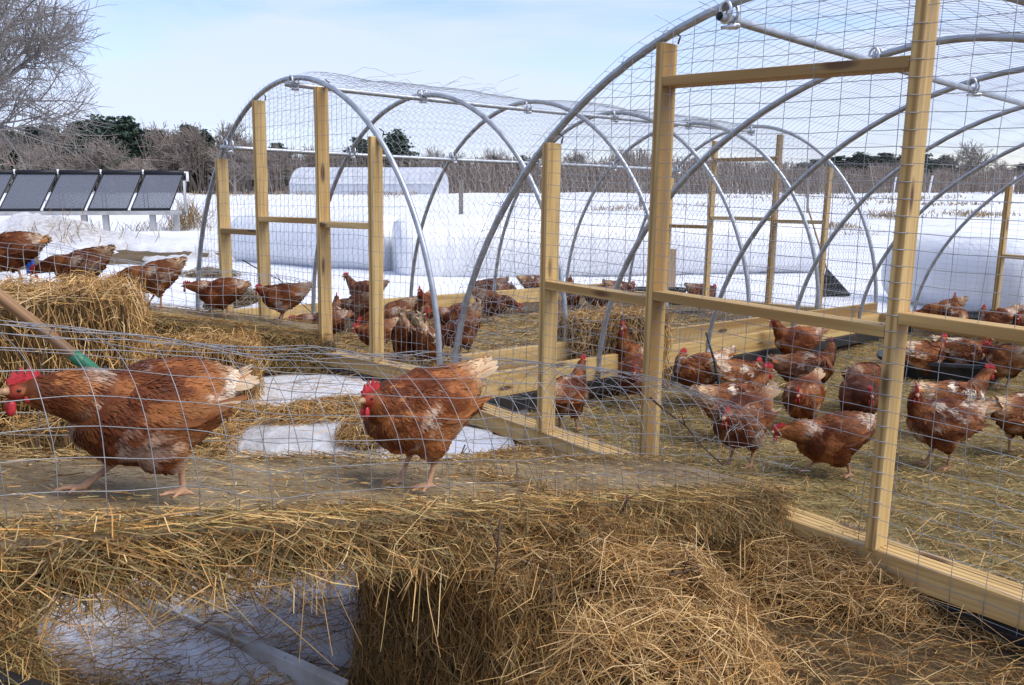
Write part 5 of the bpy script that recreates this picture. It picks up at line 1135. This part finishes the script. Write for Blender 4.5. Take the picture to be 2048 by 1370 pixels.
for (px, yb_, yt, z, w, lab) in ((922, 410, 360, 38.0, 0.19, 'weathered fence post in the snow beyond the left coop'), (437, 434, 408, 32.0, 0.07, 'short dark stake in the snow left of the first post'), (1281, 402, 370, 48, 0.16, 'grey post leaning beyond the far end of the left coop'), (1617, 390, 357, 40, 0.1, 'pale slanted stake right of the far posts')):
    q = at(px, yb_, z); t = at(px, yt, z); gz = surf(q[0], q[1]); root = thing('fence_post', (q[0], q[1], gz), lab, 'post', 'posts in the field'); oo = np.array([q[0], q[1], gz]); board('stake', (q[0], q[1], gz - 0.1), (t[0], t[1], max(t[2], gz + 0.8)), w, w * 0.7, (1, 0, 0), root, oo, 'grey_wood', 0.01)
    mb = MB(); mb.tube([(q[0] - w * 0.6, q[1] - w * 0.4, gz + 0.5), (q[0] + w * 0.6, q[1] - w * 0.4, gz + 0.52)], 0.008, 5); mb.build('wire_loop', M['wire'], root, False, oo)
for i, (px, z) in enumerate(((1785, 95), (1857, 90), (2022, 88))):
    q = at(px, 392, z); gz = surf(q[0], q[1]); mb = MB(); mb.tube([(0, 0, -0.2), (0.15, 0, 1.2), (0.25, 0, 2.0)], 0.09, 7); mb.tube([(0.05, 0, 0.8), (0.25, 0, 0.82)], 0.03, 5); o = mb.build('marker_stake', M['white_pipe'], None); o.location = (q[0], q[1], gz)
    tag(o, ['white marker stake left of the latch post at the field edge', 'middle white marker stake at the field edge', 'white marker stake at the far right of the field edge'][i], 'stake', 'marker stakes')

# ------------------------------------------------------------------ trees
def bare_tree(seed, h, levels=5, spread=0.6, trunk=0.035, nb=(4, 5, 5, 4, 3), minr=0.012, up=0.35):
    rd = random.Random(seed); P, Q, R1, R2 = [], [], [], []
    def grow(p, d, L, r, lev):
        n = 3 if lev < levels else 2; pts = [p]; q = p
        for i in range(n):
            d = (d + Vector((rd.gauss(0, 0.13), rd.gauss(0, 0.13), rd.gauss(0, 0.09) + up * 0.10))).normalized(); q2 = q + d * L / n
            ra = r * (1 - 0.45 * i / n); rb = r * (1 - 0.45 * (i + 1) / n); P.append(q[:]); Q.append(q2[:]); R1.append(max(ra, minr)); R2.append(max(rb, minr)); q = q2; pts.append(q)
        if lev >= levels: return
        k = nb[lev]
        for j in range(k):
            t = rd.uniform(0.35 if lev else 0.3, 1.0); i = min(int(t * n), n - 1); f = t * n - i; b0 = pts[i].lerp(pts[i + 1], f); az = rd.uniform(0, 2 * pi); s = d.cross(Vector((cos(az), sin(az), 0.3))).normalized()
            dd = (d * (1 - spread * rd.uniform(0.6, 1.1)) + s * spread * rd.uniform(0.8, 1.2) + Vector((0, 0, up * 0.4))).normalized(); grow(b0, dd, L * rd.uniform(0.5, 0.75), r * 0.52, lev + 1)
        grow(q, d, L * 0.62, r * 0.6, lev + 1)
    grow(Vector((0, 0, -0.2)), Vector((0, 0, 1)), h * 0.36, h * trunk, 0)
    return np.array(P), np.array(Q), np.array(R1), np.array(R2)
def tree_meshes(seed, h, **k):
    P, Q, R1, R2 = bare_tree(seed, h, **k); nt_ = 3; out = []
    top = Q[:, 2].max(); f = h / top
    P, Q = P * f, Q * f
    for sl in (slice(0, nt_), slice(nt_, None)):
        p, q, r1, r2 = P[sl], Q[sl], R1[sl], R2[sl]; V, Fs = segs_mesh(p, q, r1, 4 if sl.start == 0 else 3); s_ = 4 if sl.start == 0 else 3
        V = V.reshape(len(p), 2 * s_, 3); V[:, s_:] = q[:, None] + (V[:, s_:] - q[:, None]) * (r2 / r1)[:, None, None]; out.append((V.reshape(-1, 3), Fs))
    return npmesh('trunk', *out[0], mats=[M['bark']]), npmesh('crown', *out[1], mats=[M['bark']])
BARE = [tree_meshes(20 + i, 10.0, levels=4, nb=(6, 6, 5, 4), minr=0.032, trunk=0.022 + 0.004 * (i % 3), spread=0.55 + 0.06 * (i % 3)) for i in range(6)]
def pine_meshes(seed, h):
    rd = np.random.default_rng(seed); mb = MB(); mb.tube([(0, 0, -0.3), (0.05, 0, h * 0.5), (0.0, 0.05, h * 0.97)], [0.24, 0.15, 0.03], 7); tr = npmesh('trunk', mb.v, mb.f, mats=[M['pinebark']])
    n = 5200; clumps = []
    for lev in range(16):
        z = h * (0.22 + 0.76 * lev / 15); rr = h * 0.33 * (1 - (lev / 15) ** 1.3) * (0.75 + 0.5 * rd.random()) + 0.25
        for k in range(8): a = rd.random() * 2 * pi; r = rr * (0.35 + 0.65 * rd.random()); clumps.append((r * cos(a), r * sin(a), z + rd.normal() * 0.25 + 0.12 * r, 0.35 + 0.35 * rd.random()))
    cl = np.array(clumps); i = rd.integers(0, len(cl), n); g_ = rd.normal(size=(n, 3)) * np.array([1, 1, 0.4]); P = cl[i, :3] + g_ * cl[i, 3:4] * 0.6; d1 = rd.normal(size=(n, 3)); d1 /= np.linalg.norm(d1, axis=1, keepdims=True); d2 = np.cross(d1, rd.normal(size=(n, 3))); d2 /= np.linalg.norm(d2, axis=1, keepdims=True); s = 0.16 + 0.2 * rd.random((n, 1))
    V = np.stack([P - d1 * s, P + d2 * s * 0.5, P + d1 * s, P - d2 * s * 0.5], 1).reshape(-1, 3); Fs = np.arange(4 * n).reshape(n, 4); return tr, npmesh('crown', V, Fs, mats=[M['needles']])
PINE = [pine_meshes(50 + i, 10.0) for i in range(3)]
def put_tree(meshes, px, top, z, label, cat, tone, group, name):
    q = at(px, 385, z); gz = ground(q[0], q[1]); h = max(1.5, at(px, top, z)[2] - gz); root = thing(name, (q[0], q[1], gz), label, 'tree', group); s = h / 10.0; wf = 1.9 if (name == 'pine_tree' and px > 1500) else (1.35 if name == 'pine_tree' else 1.0); root.scale = (s * wf * random.uniform(1.0, 1.25), s * wf * random.uniform(1.0, 1.25), s); root.rotation_euler = (0, 0, random.uniform(0, 6.28))
    for m_, nm in zip(meshes, ('trunk', 'crown')): o = link(nm, m_, root); o.color = (*tone, 1)
WT, WP = 'bare trees along the field edge', 'pines along the field edge'
bt = [(45, 262, 105, 'bare tree before the dark pines at far left'), (125, 240, 108, 'broad pale bare tree above the left collectors'), (225, 268, 100, 'thin forked bare tree above the middle collectors'), (300, 250, 115, 'bare tree right of the dark pine pair'), (345, 252, 118, 'bare tree above the collector row end'), (395, 245, 112, 'tall bare tree left of the first hoop leg'), (425, 240, 120, 'tall bare tree behind the first hoop leg'),
      (490, 238, 110, 'tallest bare tree between the first two posts'), (470, 270, 104, 'bare tree just right of the first post'), (575, 285, 118, 'low bare tree between second and third post'), (610, 282, 122, 'bare tree just left of the third post'), (690, 300, 130, 'small bare tree above the greenhouse end'), (880, 290, 140, 'rounded bare tree right of the pines'), (925, 300, 145, 'small bare tree above the weathered post'), (985, 292, 150, 'bare tree left of the near coop hoop'),
      (1165, 295, 160, 'bare tree between the first near posts'), (1240, 300, 165, 'low bare tree left of the tall door post'), (1450, 318, 190, 'low bare tree between the far door posts'), (1945, 278, 150, 'large lone bare tree at the right treeline'), (2010, 318, 155, 'bare tree at the far right edge'), (1880, 330, 165, 'small bare tree left of the large lone one'), (1730, 335, 170, 'bare tree before the dark pines on the right'), (180, 300, 100, 'short bare tree between the left pines'), (265, 310, 98, 'short bare tree under the dark pine pair')]
for i, (px, top, z, lab) in enumerate(bt): t = random.uniform(0.75, 1.15); put_tree(BARE[i % 6], px, top, z, lab, 'tree', (t, t * 0.97, t * 0.95), WT, 'bare_tree')
pt2 = [(10, 262, 112, 'dark pine at the left edge of the treeline'), (75, 262, 118, 'pine behind the broad pale bare tree'), (165, 252, 114, 'pine left of the dark pair'), (205, 246, 110, 'left one of the tall dark pine pair'), (262, 242, 112, 'right one of the tall dark pine pair'), (385, 258, 120, 'pine behind the tall bare trees left of the coop'), (415, 272, 118, 'pine just left of the first hoop leg'), (558, 292, 122, 'small pointed spruce between the second and third post'),
       (722, 282, 130, 'dark pine left of the fourth post above the greenhouse'), (796, 272, 132, 'tall dark pine right of the fourth post above the greenhouse'), (770, 295, 136, 'lower pine between the two above the greenhouse'), (985, 315, 150, 'low pine left of the near coop hoop'), (1045, 318, 150, 'low pine behind the near coop hoop'), (1625, 322, 190, 'leftmost pine of the dark right hand grove'), (1672, 316, 190, 'pine in the right hand grove beside the outer far post'), (1715, 312, 188, 'broad pine in the middle of the right hand grove'), (1765, 310, 186, 'pine left of the latch post in the right hand grove'), (1840, 312, 190, 'pine right of the latch post in the grove'), (1885, 318, 195, 'last pine of the right hand grove'), (2040, 330, 170, 'dark pine at the right frame edge')]
pt2 += [(1600, 328, 192, 'small pine at the left end of the right hand grove'), (1648, 320, 196, 'pine second in the back row of the right grove'), (1695, 318, 197, 'pine in the back row behind the broad one'), (1742, 316, 196, 'tall pine in the back row of the right grove'), (1800, 316, 194, 'pine hidden behind the latch post in the grove'), (1862, 322, 193, 'pine between the last two of the right grove'),
        (110, 258, 120, 'pine right of the broad bare tree'), (232, 250, 116, 'pine between the tall dark pair'), (322, 268, 122, 'lower pine right of the tall dark pair'), (30, 270, 116, 'pine second from the left frame edge')]
for i, (px, top, z, lab) in enumerate(pt2): put_tree(PINE[i % 3], px, top, z, lab, 'tree', (1, 1, 1), WP, 'pine_tree')
# the wood behind as one mass of stems and twigs
n = 15000; px = rng.uniform(-700, 2750, n); z = rng.uniform(112, 210, n)
topy = np.interp(px, [-700, 0, 350, 500, 560, 700, 900, 1000, 1300, 1600, 1900, 2100, 2750], [262, 276, 276, 274, 302, 312, 320, 322, 320, 334, 340, 334, 330]) + 22 * (fbm(np.stack([px * 0.012, px * 0, px * 0], 1), 1.0, 4, 3) - 0.5) * 2
X = (px - CX) / F * z; Y = z * 0.985; G0 = ground_np(X, Y); Ht = (385 - topy) / F * z * rng.uniform(0.2, 1.0, n) ** 0.55 + 0.5
b0 = np.stack([X, Y, G0 + Ht * 0.0], 1); lean = rng.normal(size=(n, 2)) * 0.12; b1_ = b0 + np.stack([lean[:, 0] * Ht, lean[:, 1] * Ht, Ht], 1); V, Fs = segs_mesh(b0, b1_, rng.uniform(0.03, 0.10, n), 3); tone = rng.uniform(0.55, 1.2, (n, 1)); cb = np.array([[0.25, 0.205, 0.172]]) * tone
m2 = 26000; i = rng.integers(0, n, m2); t = rng.uniform(0.3, 1.0, (m2, 1)); s0_ = b0[i] * (1 - t) + b1_[i] * t; dv = rng.normal(size=(m2, 3)) * np.array([1, 1, 0.5]) + np.array([0, 0, 0.6]); dv /= np.linalg.norm(dv, axis=1, keepdims=True); V2, F2 = segs_mesh(s0_, s0_ + dv * rng.uniform(0.6, 2.2, (m2, 1)), rng.uniform(0.02, 0.05, m2), 3)
cb2 = np.repeat(cb[i], 6, 0); o = link('distant_woods', npmesh('distant_woods', np.concatenate([V, V2]), np.concatenate([Fs, F2 + len(V)]), col=np.concatenate([np.repeat(cb, 6, 0), cb2]), mats=[M['wood_mass']])); tag(o, 'grey brown leafless wood massed behind the snow field', 'woods', kind='stuff')
# large bare tree at the left, its crown reaching into the frame
tr, cr = tree_meshes(91, 15.5, levels=5, nb=(8, 6, 5, 5, 4), minr=0.0055, trunk=0.019, spread=0.62, up=0.25); q = at(-125, 400, 38.0); gz = ground(q[0], q[1]); root = thing('bare_tree', (q[0], q[1], gz), 'large bare tree whose fine twigs reach in at the upper left', 'tree')
for m_, nm in ((tr, 'trunk'), (cr, 'crown')): o = link(nm, m_, root); o.color = (0.82, 0.86, 0.92, 1)
# dead weeds by the collector stand and dry tufts in the snow
def weeds(px, py, n, h, r, label):
    p = on(px, py, surf); X = p[0] + rng.normal(size=n) * r; Y = p[1] + rng.normal(size=n) * r; Z = ground_np(X, Y) + np.maximum(0, snow_t(X, Y)); D = np.stack([rng.normal(size=n) * 0.5, rng.normal(size=n) * 0.5, np.ones(n)], 1); L = h * (0.4 + 0.6 * rng.random(n)); P = np.stack([X, Y, Z + L * 0.42], 1)
    o = straw_obj('dry_weeds', [straw_mesh(P, D, L, np.full(n, 0.016), PAL_DULL * 1.2, None, 0.3)]); tag(o, label, 'weeds', kind='stuff')
weeds(378, 455, 240, 1.3, 0.35, 'dead weeds beside the collector stand'); weeds(325, 458, 200, 0.35, 1.0, 'dry grass under the collectors'); weeds(140, 470, 90, 0.4, 0.8, 'dry stems in the dirty snow bank'); weeds(1775, 438, 160, 0.6, 0.5, 'brown tuft in the snow left of the latch post'); weeds(1945, 435, 120, 0.5, 0.5, 'brown tuft in the snow behind the far post'); weeds(1650, 470, 90, 0.3, 1.0, 'thin dry grass line in the snow')

def weed_line(px0, px1, py, n, h, label):
    e0, e1 = on(px0, py), on(px1, py); t = rng.random(n); d0 = np.linalg.norm(e0[:2]); X = e0[0] + (e1[0] - e0[0]) * t; Y = e0[1] + (e1[1] - e0[1]) * t
    cl = fbm(np.stack([X, Y, X * 0], 1), 0.9, 5, 2) > 0.46; X, Y = X[cl], Y[cl]; n = len(X); X = X + rng.normal(size=n) * 0.004 * d0; Y = Y + rng.normal(size=n) * 0.03 * d0
    Z = ground_np(X, Y) + np.maximum(0, snow_t(X, Y)); D = np.stack([rng.normal(size=n) * 0.6, rng.normal(size=n) * 0.6, np.ones(n)], 1); L = h * (0.4 + 0.6 * rng.random(n)); d = np.sqrt(X * X + Y * Y)
    tag(straw_obj('dry_weeds', [straw_mesh(np.stack([X, Y, Z + L * 0.4], 1), D, L, 0.0009 * d, PAL_DULL * 1.3, None, 0.3)]), label, 'weeds', kind='stuff')
for (a_, b_, y_, n_, h_, lab) in ((1560, 1720, 461, 420, 0.22, 'brown grass line in the snow behind the leaf rake'), (1740, 1830, 440, 240, 0.4, 'dark tuft row left of the latch post'), (1900, 1990, 436, 200, 0.35, 'brown tufts in the snow at the right'), (1350, 1500, 418, 160, 0.3, 'faint grass line beyond the far door posts'), (1700, 2048, 412, 340, 0.35, 'long faint grass line across the right field'), (1450, 1900, 398, 420, 0.5, 'distant stubble line near the right treeline'), (380, 900, 391, 420, 0.7, 'dry brush along the foot of the left wood'), (900, 2048, 388, 700, 0.9, 'dry brush along the foot of the right wood'), (1180, 1290, 424, 160, 0.25, 'dark grass streak beyond the first near posts')):
    weed_line(a_, b_, y_, n_, h_, lab)

def snow_debris(px, py, r, n, label):
    p = on(px, py, surf); X = p[0] + rng.normal(size=n) * r; Y = p[1] + rng.normal(size=n) * r * 0.8; Z = ground_np(X, Y) + np.maximum(0, snow_t(X, Y)) + 0.006 + 0.02 * rng.random(n)
    tag(straw_obj('loose_hay', [straw_mesh(np.stack([X, Y, Z], 1), rand_dirs(n, 0.12), 0.03 + 0.15 * rng.random(n) ** 1.6, 0.0012 + 0.0016 * rng.random(n), np.concatenate([PAL_GOLD, PAL_PALE, PAL_GOLD * 0.7]), None, 0.15)]), label, 'hay', kind='stuff')
snow_debris(470, 1230, 0.24, 520, 'broken stalks littering the snow below the front ramp'); snow_debris(640, 1300, 0.2, 900, 'hay thrown over the snow edge beside the big bale'); snow_debris(250, 1300, 0.25, 2500, 'tangled hay left of the white gutter'); snow_debris(640, 800, 0.4, 900, 'hay scraps on the grey ice'); snow_debris(800, 915, 0.35, 500, 'hay scraps on the snow behind the ramp')
